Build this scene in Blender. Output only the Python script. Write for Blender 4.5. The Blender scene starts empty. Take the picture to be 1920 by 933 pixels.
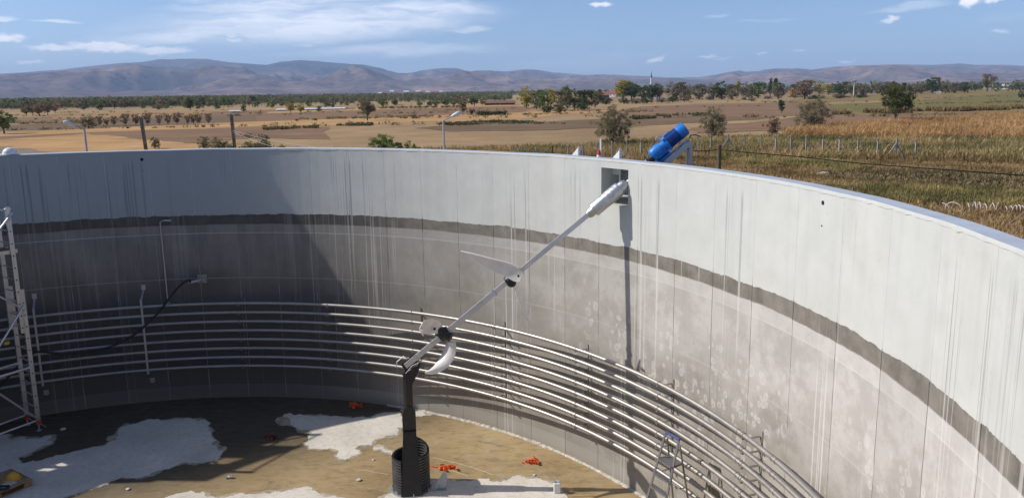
import bpy, bmesh, math, random
import numpy as np
from mathutils import Vector, Matrix, noise
C = bpy.context.scene
COL = C.collection
R_ = math.radians
PI = math.pi
rnd = random.Random(7)

# ------------------------------------------------------------------ camera
F, PIT, ROL, CYP = 1437.817, 0.1734, -0.0144, 423.42      # focal length in px of a 1920 px wide frame
EYE = Vector((0, 0, 7.204))
TC = Vector((-6.589, 7.171, 0))                            # centre of the tank
R = 10.48                                                  # inner radius
RO = 10.714                                                # outer radius
HW = 6.0                                                   # wall height
GZ = 0.5                                                   # ground level outside

cam_d = bpy.data.cameras.new("camera")
cam = bpy.data.objects.new("camera", cam_d)
COL.objects.link(cam)
cam_d.sensor_width = 36.0
cam_d.lens = F / 1920 * 36.0
cam_d.shift_y = -(466.5 - CYP) / 1920
cam_d.clip_start = 0.1
cam_d.clip_end = 120000
fwd = Vector((0, math.cos(PIT), -math.sin(PIT)))
up0 = Vector((0, math.sin(PIT), math.cos(PIT)))
rt0 = Vector((1, 0, 0))
cr, sr = math.cos(ROL), math.sin(ROL)
rt = rt0 * cr + up0 * sr
up = up0 * cr - rt0 * sr
M = Matrix((rt, up, -fwd)).transposed().to_4x4()
M.translation = EYE
cam.matrix_world = M
C.camera = cam

# ------------------------------------------------------------------ light
SUN_AZ, SUN_EL = 176.6, 38.0                               # azimuth measured from +x towards +y
sd = bpy.data.lights.new("sun", 'SUN')
sd.energy = 4.9
sd.angle = R_(0.53)
sd.color = (1.0, 0.945, 0.865)
sun = bpy.data.objects.new("sun", sd)
COL.objects.link(sun)
sdir = Vector((math.cos(R_(SUN_AZ)) * math.cos(R_(SUN_EL)), math.sin(R_(SUN_AZ)) * math.cos(R_(SUN_EL)), math.sin(R_(SUN_EL))))
sun.rotation_euler = sdir.to_track_quat('Z', 'Y').to_euler()

C.view_settings.view_transform = 'Standard'
C.view_settings.look = 'None'
C.view_settings.gamma = 1
C.view_settings.use_curve_mapping = False
C.view_settings.exposure = 0.0
C.render.engine = 'CYCLES'
C.cycles.use_denoising = True
C.cycles.max_bounces = 8
C.cycles.volume_bounces = 1
C.cycles.volume_step_rate = 4
C.cycles.transparent_max_bounces = 8


# ------------------------------------------------------------------ node helper
class NT:
    def __init__(s, tree):
        s.t = tree
        s.n = tree.nodes
        s.l = tree.links

    def new(s, kind, **kw):
        nd = s.n.new(kind)
        for k, v in kw.items():
            setattr(nd, k, v)
        return nd

    def _in(s, nd, i, v):
        if v is None:
            return
        if hasattr(v, 'is_output'):
            s.l.new(v, nd.inputs[i])
        else:
            dv = nd.inputs[i]
            if dv.type == 'RGBA' and not hasattr(v, '__len__'):
                v = (v, v, v, 1)
            elif dv.type == 'RGBA' and len(v) == 3:
                v = (*v, 1)
            dv.default_value = v

    def m(s, op, a, b=None, c=None, clamp=False):
        nd = s.new('ShaderNodeMath', operation=op)
        nd.use_clamp = clamp
        s._in(nd, 0, a); s._in(nd, 1, b); s._in(nd, 2, c)
        return nd.outputs[0]

    def v(s, op, a, b=None):
        nd = s.new('ShaderNodeVectorMath', operation=op)
        s._in(nd, 0, a)
        if op == 'SCALE':
            s._in(nd, 3, b)
        else:
            s._in(nd, 1, b)
        return nd.outputs[1] if op in ('LENGTH', 'DISTANCE', 'DOT_PRODUCT') else nd.outputs[0]

    def xyz(s, x, y, z=0.0):
        nd = s.new('ShaderNodeCombineXYZ')
        s._in(nd, 0, x); s._in(nd, 1, y); s._in(nd, 2, z)
        return nd.outputs[0]

    def sep(s, v):
        nd = s.new('ShaderNodeSeparateXYZ')
        s._in(nd, 0, v)
        return nd.outputs

    def noise(s, vec, scale, detail=4, rough=0.55, dist=0.0, dim='3D'):
        nd = s.new('ShaderNodeTexNoise', noise_dimensions=dim)
        if vec is not None:
            s.l.new(vec, nd.inputs['Vector'])
        nd.inputs['Scale'].default_value = scale
        nd.inputs['Detail'].default_value = detail
        nd.inputs['Roughness'].default_value = rough
        nd.inputs['Distortion'].default_value = dist
        return nd.outputs[0]

    def ss(s, x, a, b, lo=0.0, hi=1.0):
        nd = s.new('ShaderNodeMapRange', interpolation_type='SMOOTHSTEP')
        s._in(nd, 0, x)
        nd.inputs[1].default_value = a; nd.inputs[2].default_value = b
        nd.inputs[3].default_value = lo; nd.inputs[4].default_value = hi
        return nd.outputs[0]

    def lin(s, x, a, b, lo=0.0, hi=1.0):
        nd = s.new('ShaderNodeMapRange')
        s._in(nd, 0, x)
        nd.inputs[1].default_value = a; nd.inputs[2].default_value = b
        nd.inputs[3].default_value = lo; nd.inputs[4].default_value = hi
        return nd.outputs[0]

    def mix(s, f, a, b, mode='MIX'):
        nd = s.new('ShaderNodeMix', data_type='RGBA', blend_type=mode)
        s._in(nd, 0, f); s._in(nd, 6, a); s._in(nd, 7, b)
        return nd.outputs[2]


def new_mat(name):
    m = bpy.data.materials.new(name)
    m.use_nodes = True
    nt = NT(m.node_tree)
    b = m.node_tree.nodes['Principled BSDF']
    return m, nt, b


def bump(nt, b, h, strength=0.3, dist=0.01):
    bn = nt.new('ShaderNodeBump')
    bn.inputs['Strength'].default_value = strength
    bn.inputs['Distance'].default_value = dist
    nt.l.new(h, bn.inputs['Height'])
    nt.l.new(bn.outputs[0], b.inputs['Normal'])


def simple(name, col, rough=0.6, metal=0.0, var=0.12, scale=6.0, bmp=0.0, bscale=60.0, spec=None, trans=0.0, col2=None):
    """plain procedural material: a base colour with a little blotchy variation"""
    m, nt, b = new_mat(name)
    tc = nt.new('ShaderNodeTexCoord').outputs['Object']
    n = nt.noise(tc, scale, 5)
    d = col2 if col2 else tuple(max(0, c * (1 - 2 * var)) for c in col)
    l = tuple(min(1, c * (1 + var)) for c in col)
    c = nt.mix(nt.lin(n, 0.3, 0.7), d, l)
    nt.l.new(c, b.inputs['Base Color'])
    b.inputs['Roughness'].default_value = rough
    b.inputs['Metallic'].default_value = metal
    if spec is not None:
        b.inputs['Specular IOR Level'].default_value = spec
    if bmp:
        bump(nt, b, nt.noise(tc, bscale, 4), bmp, 0.01)
    if trans:
        b.inputs['Transmission Weight'].default_value = trans
    return m


# ------------------------------------------------------------------ sky
def az_of(x):
    return math.atan((x - 960) / F)


w = bpy.data.worlds.new("World")
C.world = w
w.use_nodes = True
nt = NT(w.node_tree)
bg = w.node_tree.nodes['Background']
sky = nt.new('ShaderNodeTexSky', sky_type='NISHITA')
sky.sun_disc = False
sky.sun_elevation = R_(SUN_EL)
sky.sun_rotation = R_(90 - SUN_AZ)
sky.altitude = 1000
sky.air_density = 0.75
sky.dust_density = 1.6
sky.ozone_density = 1.6
dirv = nt.new('ShaderNodeTexCoord').outputs['Generated']
dx, dy, dz = nt.sep(dirv)[0:3]
azn = nt.m('ARCTAN2', dx, dy)
eln = nt.m('ARCSINE', dz)
uv = nt.xyz(azn, eln, 0.0)
wob = nt.new('ShaderNodeTexNoise')
wob.inputs['Scale'].default_value = 1.0
wob.inputs['Detail'].default_value = 6
nt.l.new(nt.v('MULTIPLY', uv, (18, 60, 1)), wob.inputs['Vector'])
wv = nt.v('MULTIPLY', nt.v('SUBTRACT', wob.outputs['Color'], (0.5, 0.5, 0.5)), (0.06, 0.02, 0))
uvw = nt.v('ADD', uv, wv)
wob2 = nt.new('ShaderNodeTexNoise')
wob2.inputs['Scale'].default_value = 1.0
wob2.inputs['Detail'].default_value = 5
nt.l.new(nt.v('MULTIPLY', uv, (90, 140, 1)), wob2.inputs['Vector'])
wv2 = nt.v('MULTIPLY', nt.v('SUBTRACT', wob2.outputs['Color'], (0.5, 0.5, 0.5)), (0.016, 0.010, 0))
uvc = nt.v('ADD', nt.v('ADD', uv, wv2), nt.v('SCALE', wv, 0.15))


def hz(x):
    return 186.5 - 0.0144 * x


def cloud(px, py, wx, hy, tilt, op, src):
    """soft elliptical cloud bank, azimuth and elevation in radians"""
    a = az_of(px); e = (hz(px) - py) / F
    q = nt.v('SUBTRACT', src, (a, e, 0))
    mp = nt.new('ShaderNodeVectorRotate', rotation_type='Z_AXIS')
    nt.l.new(q, mp.inputs['Vector'])
    mp.inputs['Angle'].default_value = -tilt
    q = nt.v('DIVIDE', mp.outputs[0], (wx / F, hy / F, 1))
    return nt.m('MULTIPLY', nt.ss(nt.v('LENGTH', q), 1.0, 0.25), op)


cirrus = [(610, 54, 390, 44, 0.05, 0.95), (420, 74, 240, 20, 0.10, 0.9), (770, 34, 210, 26, 0.05, 0.95), (640, 8, 340, 18, 0.03, 0.9), (520, 30, 220, 16, .05, .8),
          (150, 12, 70, 11, 0, 1.0), (95, 20, 45, 8, -.1, 0.9), (30, 62, 38, 5, 0, 0.8), (140, 65, 45, 5, 0, 0.9), (270, 6, 50, 9, 0, 0.7),
          (760, 98, 220, 16, 0.02, 0.55), (650, 105, 170, 7, 0, 0.3), (590, 88, 50, 5, 0, 0.55), (1690, 35, 90, 6, 0.04, 0.35),
          (1430, 52, 70, 4, 0, 0.3), (1650, 1, 170, 5, 0, 0.5), (1340, 44, 40, 4, 0, 0.25), (1120, 118, 200, 18, 0.02, 0.18), (880, 62, 70, 7, 0, 0.5), (-250, 60, 200, 18, .05, .7), (2250, 40, 180, 14, 0, .5)]
cumul = [(36, 94, 46, 11, 0, 0.95), (130, 106, 60, 9, 0, 0.75), (220, 103, 90, 13, 0, 0.95), (320, 106, 80, 10, 0, 0.7), (80, 130, 30, 6, 0, 0.6),
         (455, 78, 18, 8, 0, 0.55), (460, 86, 24, 5, 0, 0.6), (1127, 19, 34, 7, 0, 0.7), (1228, 117, 26, 8, 0.25, 0.75),
         (1325, 111, 28, 5, 0, 0.6), (1350, 115, 36, 5, 0, 0.35), (1425, 107, 18, 4, 0, 0.5), (1492, 103, 20, 4, 0, 0.4), (1575, 122, 22, 4, 0, 0.5),
         (1799, 30, 25, 14, 0.2, 0.95), (1841, 30, 22, 10, 0.2, 0.85), (1656, 56, 22, 8, 0.2, 0.7), (1914, 48, 12, 9, 0, 0.8),
         (1856, 78, 18, 6, 0, 0.5), (1870, 58, 80, 14, 0, 0.2)]
s1 = None
for a in cirrus:
    c = cloud(*a, uvw)
    s1 = c if s1 is None else nt.m('MAXIMUM', s1, c)
tex1 = nt.noise(nt.v('MULTIPLY', uvw, (7, 46, 1)), 1.0, 8, 0.66)
s1 = nt.m('MULTIPLY', s1, nt.lin(tex1, 0.24, 0.56), clamp=True)
s2 = None
for a in cumul:
    c = cloud(*a, uvc)
    s2 = c if s2 is None else nt.m('MAXIMUM', s2, c)
tex2 = nt.noise(nt.v('MULTIPLY', uv, (60, 130, 1)), 1.0, 6, 0.6)
s2 = nt.m('MULTIPLY', nt.ss(s2, 0.05, 0.95), nt.lin(tex2, 0.2, 0.55, 0.55, 1.0), clamp=True)
# thin cloud over the rest of the sky
oth = nt.m('MULTIPLY', nt.ss(nt.noise(nt.v('DIVIDE', dirv, nt.xyz(nt.m('ADD', dz, 0.12), nt.m('ADD', dz, 0.12), nt.m('ADD', dz, 0.12))), 1.3, 6, 0.6, 0.4), 0.5, 0.75), nt.m('MULTIPLY', nt.ss(dz, 0.14, 0.3), 0.10))
al = nt.m('MAXIMUM', nt.m('MAXIMUM', nt.m('MULTIPLY', s1, 0.85), s2), oth, clamp=True)
ccol = nt.mix(s2, (13.5, 13.8, 14.6, 1), (14.5, 14.2, 14.4, 1))
skycol = nt.mix(1.0, sky.outputs[0], (1.24, 1.36, 1.52, 1), 'MULTIPLY')
out = nt.mix(al, skycol, ccol)
nt.l.new(out, bg.inputs['Color'])
bg.inputs['Strength'].default_value = 0.092


# ------------------------------------------------------------------ where the rays of the photograph meet real surfaces
def ray(x, y):
    X = (x - 960) / F; Y = -(y - CYP) / F
    return rt * X + up * Y + fwd


def G(x, y, z=0.0):
    """point of the level z seen at photo pixel x, y"""
    d = ray(x, y)
    return EYE + d * ((z - EYE.z) / d.z)


def W(x, y, r=R):
    """point of the tank wall (radius r) seen at photo pixel x, y"""
    d = ray(x, y)
    a = d.x * d.x + d.y * d.y
    b = -2 * (d.x * TC.x + d.y * TC.y)
    c = TC.x ** 2 + TC.y ** 2 - r * r
    t = (-b + math.sqrt(b * b - 4 * a * c)) / 2 / a
    return EYE + d * t


def D(x, y, dist):
    """point at horizontal distance dist"""
    d = ray(x, y)
    return EYE + d * (dist / math.hypot(d.x, d.y))


def PX(p):
    q = Vector(p) - EYE
    z = q.dot(fwd)
    return 960 + F * q.dot(rt) / z, CYP - F * q.dot(up) / z


def cyl(th, r, z):
    return Vector((TC.x + r * math.cos(th), TC.y + r * math.sin(th), z))


# ------------------------------------------------------------------ mesh helpers
class MB:
    def __init__(s):
        s.v = []; s.f = []; s.mi = []

    def add(s, vs, fs, mi=0):
        o = len(s.v)
        s.v += [tuple(p) for p in vs]
        s.f += [tuple(i + o for i in f) for f in fs]
        s.mi += [mi] * len(fs)
        return s

    def box(s, c, h, ax=None, mi=0):
        c = Vector(c)
        if ax is None:
            ax = (Vector((1, 0, 0)), Vector((0, 1, 0)), Vector((0, 0, 1)))
        vs = []
        for i in (-1, 1):
            for j in (-1, 1):
                for k in (-1, 1):
                    vs.append(c + ax[0] * (i * h[0]) + ax[1] * (j * h[1]) + ax[2] * (k * h[2]))
        return s.add(vs, [(0, 1, 3, 2), (4, 6, 7, 5), (0, 4, 5, 1), (2, 3, 7, 6), (0, 2, 6, 4), (1, 5, 7, 3)], mi)

    def bar(s, a, b, w, t, upv=None, mi=0):
        """rectangular bar from a to b, w wide and t thick"""
        a = Vector(a); b = Vector(b)
        d = (b - a); L = d.length; d = d / L
        u = Vector(upv) if upv is not None else (Vector((0, 0, 1)) if abs(d.z) < .95 else Vector((1, 0, 0)))
        x = d.cross(u).normalized(); y = x.cross(d).normalized()
        return s.box((a + b) / 2, (w / 2, t / 2, L / 2), (x, y, d), mi)

    def tube(s, pts, r, n=10, closed=False, cap=True, mi=0):
        pts = [Vector(p) for p in pts]
        k = len(pts)
        rr = r if hasattr(r, '__len__') else [r] * k
        prev = None
        vs = []
        for i, p in enumerate(pts):
            if closed:
                d = pts[(i + 1) % k] - pts[i - 1]
            else:
                d = pts[min(i + 1, k - 1)] - pts[max(i - 1, 0)]
            d = d.normalized()
            if prev is None:
                u = Vector((0, 0, 1)) if abs(d.z) < .9 else Vector((1, 0, 0))
                x = d.cross(u).normalized()
            else:
                x = (prev - d * prev.dot(d)).normalized()
            prev = x
            y = d.cross(x)
            for j in range(n):
                a = 2 * PI * j / n + (PI / 4 if n == 4 else 0)
                vs.append(p + (x * math.cos(a) + y * math.sin(a)) * rr[i])
        fs = []
        for i in range(k if closed else k - 1):
            i2 = (i + 1) % k
            for j in range(n):
                j2 = (j + 1) % n
                fs.append((i * n + j, i * n + j2, i2 * n + j2, i2 * n + j))
        if cap and not closed:
            fs.append(tuple(range(n - 1, -1, -1)))
            fs.append(tuple(range((k - 1) * n, k * n)))
        return s.add(vs, fs, mi)

    def lathe(s, prof, base, axis, n=24, mi=0, cap=True):
        """profile of (distance along axis, radius)"""
        base = Vector(base); axis = Vector(axis).normalized()
        u = Vector((0, 0, 1)) if abs(axis.z) < .9 else Vector((1, 0, 0))
        x = axis.cross(u).normalized(); y = axis.cross(x)
        vs = []
        for t, r in prof:
            for j in range(n):
                a = 2 * PI * j / n
                vs.append(base + axis * t + (x * math.cos(a) + y * math.sin(a)) * r)
        fs = []
        for i in range(len(prof) - 1):
            for j in range(n):
                j2 = (j + 1) % n
                fs.append((i * n + j, i * n + j2, (i + 1) * n + j2, (i + 1) * n + j))
        if cap:
            fs.append(tuple(range(n - 1, -1, -1)))
            fs.append(tuple(range((len(prof) - 1) * n, len(prof) * n)))
        return s.add(vs, fs, mi)

    def build(s, name, mat, parent=None, smooth=False, origin=None, bevel=0.0):
        me = bpy.data.meshes.new(name)
        o0 = Vector(origin) if origin is not None else Vector((0, 0, 0))
        vs = s.v if origin is None else [tuple(Vector(p) - o0) for p in s.v]
        me.from_pydata(vs, [], s.f)
        mats = mat if isinstance(mat, (list, tuple)) else [mat]
        for m in mats:
            me.materials.append(m)
        if len(mats) > 1:
            me.polygons.foreach_set('material_index', s.mi)
        bm = bmesh.new(); bm.from_mesh(me)
        bmesh.ops.recalc_face_normals(bm, faces=bm.faces)
        bm.to_mesh(me); bm.free()
        o = bpy.data.objects.new(name, me)
        COL.objects.link(o)
        o.location = o0
        if smooth:
            me.shade_smooth()
            me.set_sharp_from_angle(angle=R_(40))
        if bevel:
            b = o.modifiers.new('bevel', 'BEVEL'); b.width = bevel; b.segments = 2; b.limit_method = 'ANGLE'
        if parent is not None:
            o.parent = parent
            o.matrix_parent_inverse = Matrix.Translation(-parent.location) if not parent.rotation_euler.z else parent.matrix_basis.inverted()
        return o


def tag(o, label=None, cat=None, group=None, kind=None):
    if label: o['label'] = label
    if cat: o['category'] = cat
    if group: o['group'] = group
    if kind: o['kind'] = kind
    return o


def thing(name, loc, label, cat, group=None):
    o = bpy.data.objects.new(name, None)
    o.empty_display_size = 0.2
    COL.objects.link(o)
    o.location = loc
    return tag(o, label, cat, group)


def reparent(o, parent):
    o.parent = parent
    o.matrix_parent_inverse = Matrix.Translation(-parent.location)
    return o


def copy_tree(o, parent=None):
    c = o.copy(); COL.objects.link(c)
    if parent is not None:
        c.parent = parent
    for ch in o.children:
        copy_tree(ch, c)
    return c


def raw_mesh(name, verts, faces, mats, mi=None, attr=None, smooth=False, parent=None):
    """big mesh from numpy arrays; faces (n,3) or (n,4); attr = (name, per-face rgb)"""
    me = bpy.data.meshes.new(name)
    nf, k = faces.shape
    me.vertices.add(len(verts)); me.vertices.foreach_set('co', np.asarray(verts, np.float32).ravel())
    me.loops.add(nf * k); me.loops.foreach_set('vertex_index', faces.astype(np.int32).ravel())
    me.polygons.add(nf); me.polygons.foreach_set('loop_start', np.arange(0, nf * k, k, dtype=np.int32))
    me.polygons.foreach_set('loop_total', np.full(nf, k, np.int32))
    for m in mats: me.materials.append(m)
    if mi is not None: me.polygons.foreach_set('material_index', np.asarray(mi, np.int32))
    if attr is not None:
        a = me.attributes.new(attr[0], 'FLOAT_COLOR', 'FACE' if len(attr[1]) == nf else 'POINT')
        col = np.ones((len(attr[1]), 4), np.float32); col[:, :3] = attr[1]
        a.data.foreach_set('color', col.ravel())
    me.update(calc_edges=True)
    if smooth: me.shade_smooth()
    o = bpy.data.objects.new(name, me); COL.objects.link(o)
    if parent: reparent(o, parent)
    return o

# ================================================================== THE TANK
JP = 5.07                                                  # joint pitch in degrees
J0 = 3.0


def wall_material():
    m, nt, b = new_mat('tank_concrete')
    pos = nt.new('ShaderNodeTexCoord').outputs['Object']
    x, y, z = nt.sep(pos)[0:3]
    th = nt.m('MULTIPLY', nt.m('ARCTAN2', y, x), 180 / PI)       # degrees round the wall
    arc = nt.m('MULTIPLY', th, PI / 180 * R)
    P = nt.xyz(arc, z, 0.0)
    # per shutter-panel tint
    pid = nt.m('FLOOR', nt.m('DIVIDE', nt.m('SUBTRACT', th, J0 - 360), JP))
    wn = nt.new('ShaderNodeTexWhiteNoise', noise_dimensions='1D')
    nt.l.new(pid, wn.inputs['W'])
    ptint = wn.outputs['Value']
    n1 = nt.noise(P, 0.9, 6, 0.6)
    n2 = nt.noise(P, 4.0, 6, 0.65)
    n3 = nt.noise(nt.v('MULTIPLY', P, (1.5, 0.35, 1)), 1.6, 6, 0.65)
    conc = nt.mix(nt.lin(n1, 0.3, 0.7), (0.215, 0.195, 0.163), (0.34, 0.312, 0.27))
    conc = nt.mix(nt.m('MULTIPLY', nt.lin(n2, 0.35, 0.75), 0.5), conc, (0.34, 0.325, 0.305))
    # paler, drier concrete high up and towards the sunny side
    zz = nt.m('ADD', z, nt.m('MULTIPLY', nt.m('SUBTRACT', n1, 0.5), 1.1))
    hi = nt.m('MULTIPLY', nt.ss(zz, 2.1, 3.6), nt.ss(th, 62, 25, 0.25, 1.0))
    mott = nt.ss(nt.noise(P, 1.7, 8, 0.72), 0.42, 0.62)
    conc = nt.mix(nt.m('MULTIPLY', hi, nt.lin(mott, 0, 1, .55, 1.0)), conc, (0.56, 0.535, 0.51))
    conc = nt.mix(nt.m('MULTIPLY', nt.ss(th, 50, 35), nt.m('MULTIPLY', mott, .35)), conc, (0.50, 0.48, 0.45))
    # dry bloom, patchy, on the sunny panels
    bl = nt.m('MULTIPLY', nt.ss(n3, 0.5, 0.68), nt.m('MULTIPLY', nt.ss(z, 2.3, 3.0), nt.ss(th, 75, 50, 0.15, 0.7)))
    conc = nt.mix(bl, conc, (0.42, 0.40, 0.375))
    # pour line at 4.05 m, paler above
    top = nt.ss(nt.m('ADD', z, nt.m('MULTIPLY', nt.m('SUBTRACT', n2, 0.5), 0.02)), 4.03, 4.05)
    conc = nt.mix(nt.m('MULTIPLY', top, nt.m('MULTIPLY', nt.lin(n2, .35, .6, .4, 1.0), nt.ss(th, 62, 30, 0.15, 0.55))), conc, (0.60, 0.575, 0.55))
    # far side low down: moist concrete with shade painted in
    damp = nt.m('MULTIPLY', nt.ss(zz, 3.3, 2.2), nt.ss(th, 66, 82))  # moist concrete and painted shade in one mask
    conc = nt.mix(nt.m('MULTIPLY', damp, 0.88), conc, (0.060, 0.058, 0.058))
    damp_shade = nt.m('MULTIPLY', nt.ss(th, 62, 80), nt.ss(n3, 0.45, 0.65))  # patchy far-side darkening, shade put into the concrete colour
    conc = nt.mix(nt.m('MULTIPLY', damp_shade, 0.45), conc, (0.10, 0.098, 0.098))
    conc = nt.mix(nt.m('MULTIPLY', nt.ss(th, 60, 86, 0, 0.78), nt.ss(zz, 2.4, 4.0, 1.0, 0.55)), conc, (0.085, 0.082, 0.080))  # overall shade of the far side painted into the concrete
    # thin horizontal pour line
    for zl, st in ((2.97, 0.25), (4.045, 0.45)):
        ln = nt.m('MULTIPLY', nt.ss(nt.m('ABSOLUTE', nt.m('SUBTRACT', nt.m('ADD', z, nt.m('MULTIPLY', nt.m('SUBTRACT', n2, .5), 0.02)), zl)), 0.016, 0.004), st)
        conc = nt.mix(ln, conc, (0.62, 0.60, 0.57))
    # plinth
    pl = nt.ss(nt.m('ADD', z, nt.m('MULTIPLY', nt.m('SUBTRACT', n2, .5), 0.03)), 0.345, 0.33)
    conc = nt.mix(nt.m('MULTIPLY', pl, nt.ss(th, 88, 62, .15, .7)), conc, (0.36, 0.345, 0.31))
    conc = nt.mix(nt.m('MULTIPLY', nt.ss(z, .2, .0), 0.35), conc, (0.22, 0.17, 0.10))
    # tide mark stepping down to the right
    tm = nt.m('MULTIPLY', nt.ss(nt.m('ADD', z, nt.m('MULTIPLY', nt.m('SUBTRACT', n2, 0.5), 0.25)), 2.28, 2.22), nt.ss(th, 20, 12))
    conc = nt.mix(nt.m('MULTIPLY', tm, 0.6), conc, (0.50, 0.475, 0.435))
    # ring stains (efflorescence round tiny pores)
    rp = nt.v('ADD', nt.v('MULTIPLY', P, (1, 0.8, 1)), nt.v('SCALE', nt.v('SUBTRACT', nt_color(nt, P, 6.0), (0.5, 0.5, 0.5)), 0.06))
    ring = None
    for sc, seed, rad in ((4.6, 0.0, 0.27), (6.3, 13.7, 0.30), (3.6, 31.1, .24), (7.4, 52.3, .32)):
        vo = nt.new('ShaderNodeTexVoronoi', feature='F1', distance='EUCLIDEAN')
        nt.l.new(nt.v('ADD', rp, (seed, seed, 0)), vo.inputs['Vector'])
        vo.inputs['Scale'].default_value = sc
        vo.inputs['Randomness'].default_value = 0.9
        cs = nt.sep(vo.outputs['Color'])
        rr = nt.lin(cs[0], 0, 1, rad * .45, rad)
        e = nt.ss(nt.m('ABSOLUTE', nt.m('SUBTRACT', vo.outputs['Distance'], rr)), 0.12, 0.02)
        e = nt.m('MAXIMUM', e, nt.ss(vo.outputs['Distance'], nt_r(rr), 0.0, 0, .45)) if False else nt.m('MAXIMUM', e, nt.m('MULTIPLY', nt.m('LESS_THAN', vo.outputs['Distance'], rr), .35))
        e = nt.m('MULTIPLY', e, nt.m('GREATER_THAN', cs[1], 0.30))
        ring = e if ring is None else nt.m('MAXIMUM', ring, e)
    clus = nt.ss(nt.noise(nt.v('ADD', nt.v('MULTIPLY', P, (1.25, 0.55, 1)), (3.3, 1.7, 0)), 1.15, 3, 0.6), 0.44, 0.56)
    rm = nt.m('MULTIPLY', nt.m('MULTIPLY', clus, nt.m('MULTIPLY', nt.ss(z, 1.0, 1.8), nt.ss(z, 3.95, 3.2))), nt.m('MULTIPLY', nt.ss(th, 47, 38), nt.ss(th, -25, -15)))
    conc = nt.mix(nt.m('MULTIPLY', nt.m('MULTIPLY', ring, rm), 0.62), conc, (0.62, 0.60, 0.57))
    # band of bitumen-brown primer and the pale coat
    e1 = nt.m('ADD', z, nt.m('ADD', nt.m('MULTIPLY', nt.m('SUBTRACT', nt.noise(P, 1.3, 8, 0.72), 0.5), 0.17), nt.m('MULTIPLY', nt.m('SUBTRACT', n2, 0.5), 0.03)))
    coat = nt.ss(e1, 4.478, 4.484)
    coat = nt.m('MULTIPLY', coat, nt.ss(nt.m('ADD', z, nt.ss(th, 111.4, 111.5, 0.1, 0)), 4.60, 4.604), clamp=True) if False else coat
    band = nt.ss(nt.m('ADD', z, nt.m('ADD', nt.m('MULTIPLY', nt.m('SUBTRACT', n2, 0.5), 0.05), nt.m('MULTIPLY', nt.m('SUBTRACT', n1, 0.5), 0.08))), 4.235, 4.26)
    bandc = nt.mix(nt.lin(n2, 0.3, 0.7), (0.130, 0.118, 0.100), (0.240, 0.220, 0.188))
    bandc = nt.mix(nt.m('MULTIPLY', nt.ss(n3, .45, .65), .4), bandc, (0.26, 0.24, 0.21))
    bandc = nt.mix(nt.ss(th, 60, 75, 0, 0.6), bandc, (0.030, 0.030, 0.032))  # far-side shade put into the band colour too
    coatc = nt.mix(nt.lin(nt.noise(P, 2.5, 5), 0.3, 0.7), (0.51, 0.515, 0.48), (0.57, 0.572, 0.54))
    coatc = nt.mix(nt.m('MULTIPLY', ptint, 0.26), coatc, (0.50, 0.53, 0.53))
    coatc = nt.mix(nt.m('MULTIPLY', nt.ss(nt.noise(nt.v('MULTIPLY', P, (1, .5, 1)), 6.0, 7, .75), .5, .68), .22), coatc, (0.44, 0.445, 0.425))
    coatc = nt.mix(nt.m('MULTIPLY', nt.ss(nt.noise(nt.v('MULTIPLY', P, (3.2, .12, 1)), 1.0, 4, .6), .52, .62), .16), coatc, (0.40, 0.405, 0.39))
    # shade painted into the coat towards the far side
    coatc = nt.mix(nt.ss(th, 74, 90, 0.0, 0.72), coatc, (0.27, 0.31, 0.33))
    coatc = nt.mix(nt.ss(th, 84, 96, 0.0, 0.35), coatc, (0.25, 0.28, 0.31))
    conc = nt.mix(nt.m('MULTIPLY', ptint, 0.22), conc, (0.17, 0.16, 0.14))
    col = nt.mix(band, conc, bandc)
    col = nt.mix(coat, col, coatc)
    # runs: clusters of fine vertical streaks
    st = nt.noise(nt.v('MULTIPLY', P, (22, 0.12, 1)), 1.0, 3, 0.6)
    stm = nt.ss(nt.m('ADD', nt.noise(nt.v('MULTIPLY', P, (0.9, 0.10, 1)), 1.0, 2), nt.ss(th, 82, 92, 0.0, 0.03)), 0.50, 0.60)
    streak = nt.m('MULTIPLY', nt.ss(st, 0.56, 0.63), stm)
    st2 = nt.noise(nt.v('ADD', nt.v('MULTIPLY', P, (14, 0.08, 1)), (7, 3, 0)), 1.0, 2, 0.5)
    st2m = nt.ss(nt.noise(nt.v('ADD', nt.v('MULTIPLY', P, (0.7, 0.12, 1)), (11, 5, 0)), 1.0, 2), 0.53, 0.62)
    streak2 = nt.m('MULTIPLY', nt.ss(st2, 0.58, 0.64), st2m)
    zb = nt.ss(z, 5.86, 5.6)
    col = nt.mix(nt.m('MULTIPLY', nt.m('MULTIPLY', streak, zb), nt.m('MULTIPLY', coat, nt.ss(th, 60, 85, 0.48, 0.55))), col, (0.13, 0.14, 0.15))
    lo = nt.m('SUBTRACT', 1.0, coat)
    col = nt.mix(nt.m('MULTIPLY', nt.m('MULTIPLY', nt.m('MAXIMUM', streak, streak2), lo), nt.ss(th, 60, 85, 0.6, 0.12)), col, (0.66, 0.64, 0.61))
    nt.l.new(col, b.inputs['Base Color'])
    rg = nt.lin(n2, 0.3, 0.7, 0.62, 0.85)
    rg = nt.m('SUBTRACT', rg, nt.m('MULTIPLY', coat, 0.12))
    nt.l.new(rg, b.inputs['Roughness'])
    b.inputs['Specular IOR Level'].default_value = 0.25
    h = nt.m('ADD', nt.m('MULTIPLY', n2, 0.6), nt.m('MULTIPLY', nt.noise(P, 30, 4), 0.35))
    h = nt.m('ADD', h, nt.m('MULTIPLY', coat, 0.6))
    h = nt.m('ADD', h, nt.m('MULTIPLY', nt.ss(nt.noise(P, 9.0, 5, .7), .60, .70), .5))
    h = nt.m('SUBTRACT', h, nt.m('MULTIPLY', streak, 0.5))
    bump(nt, b, h, 0.45, 0.007)
    return m


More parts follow.
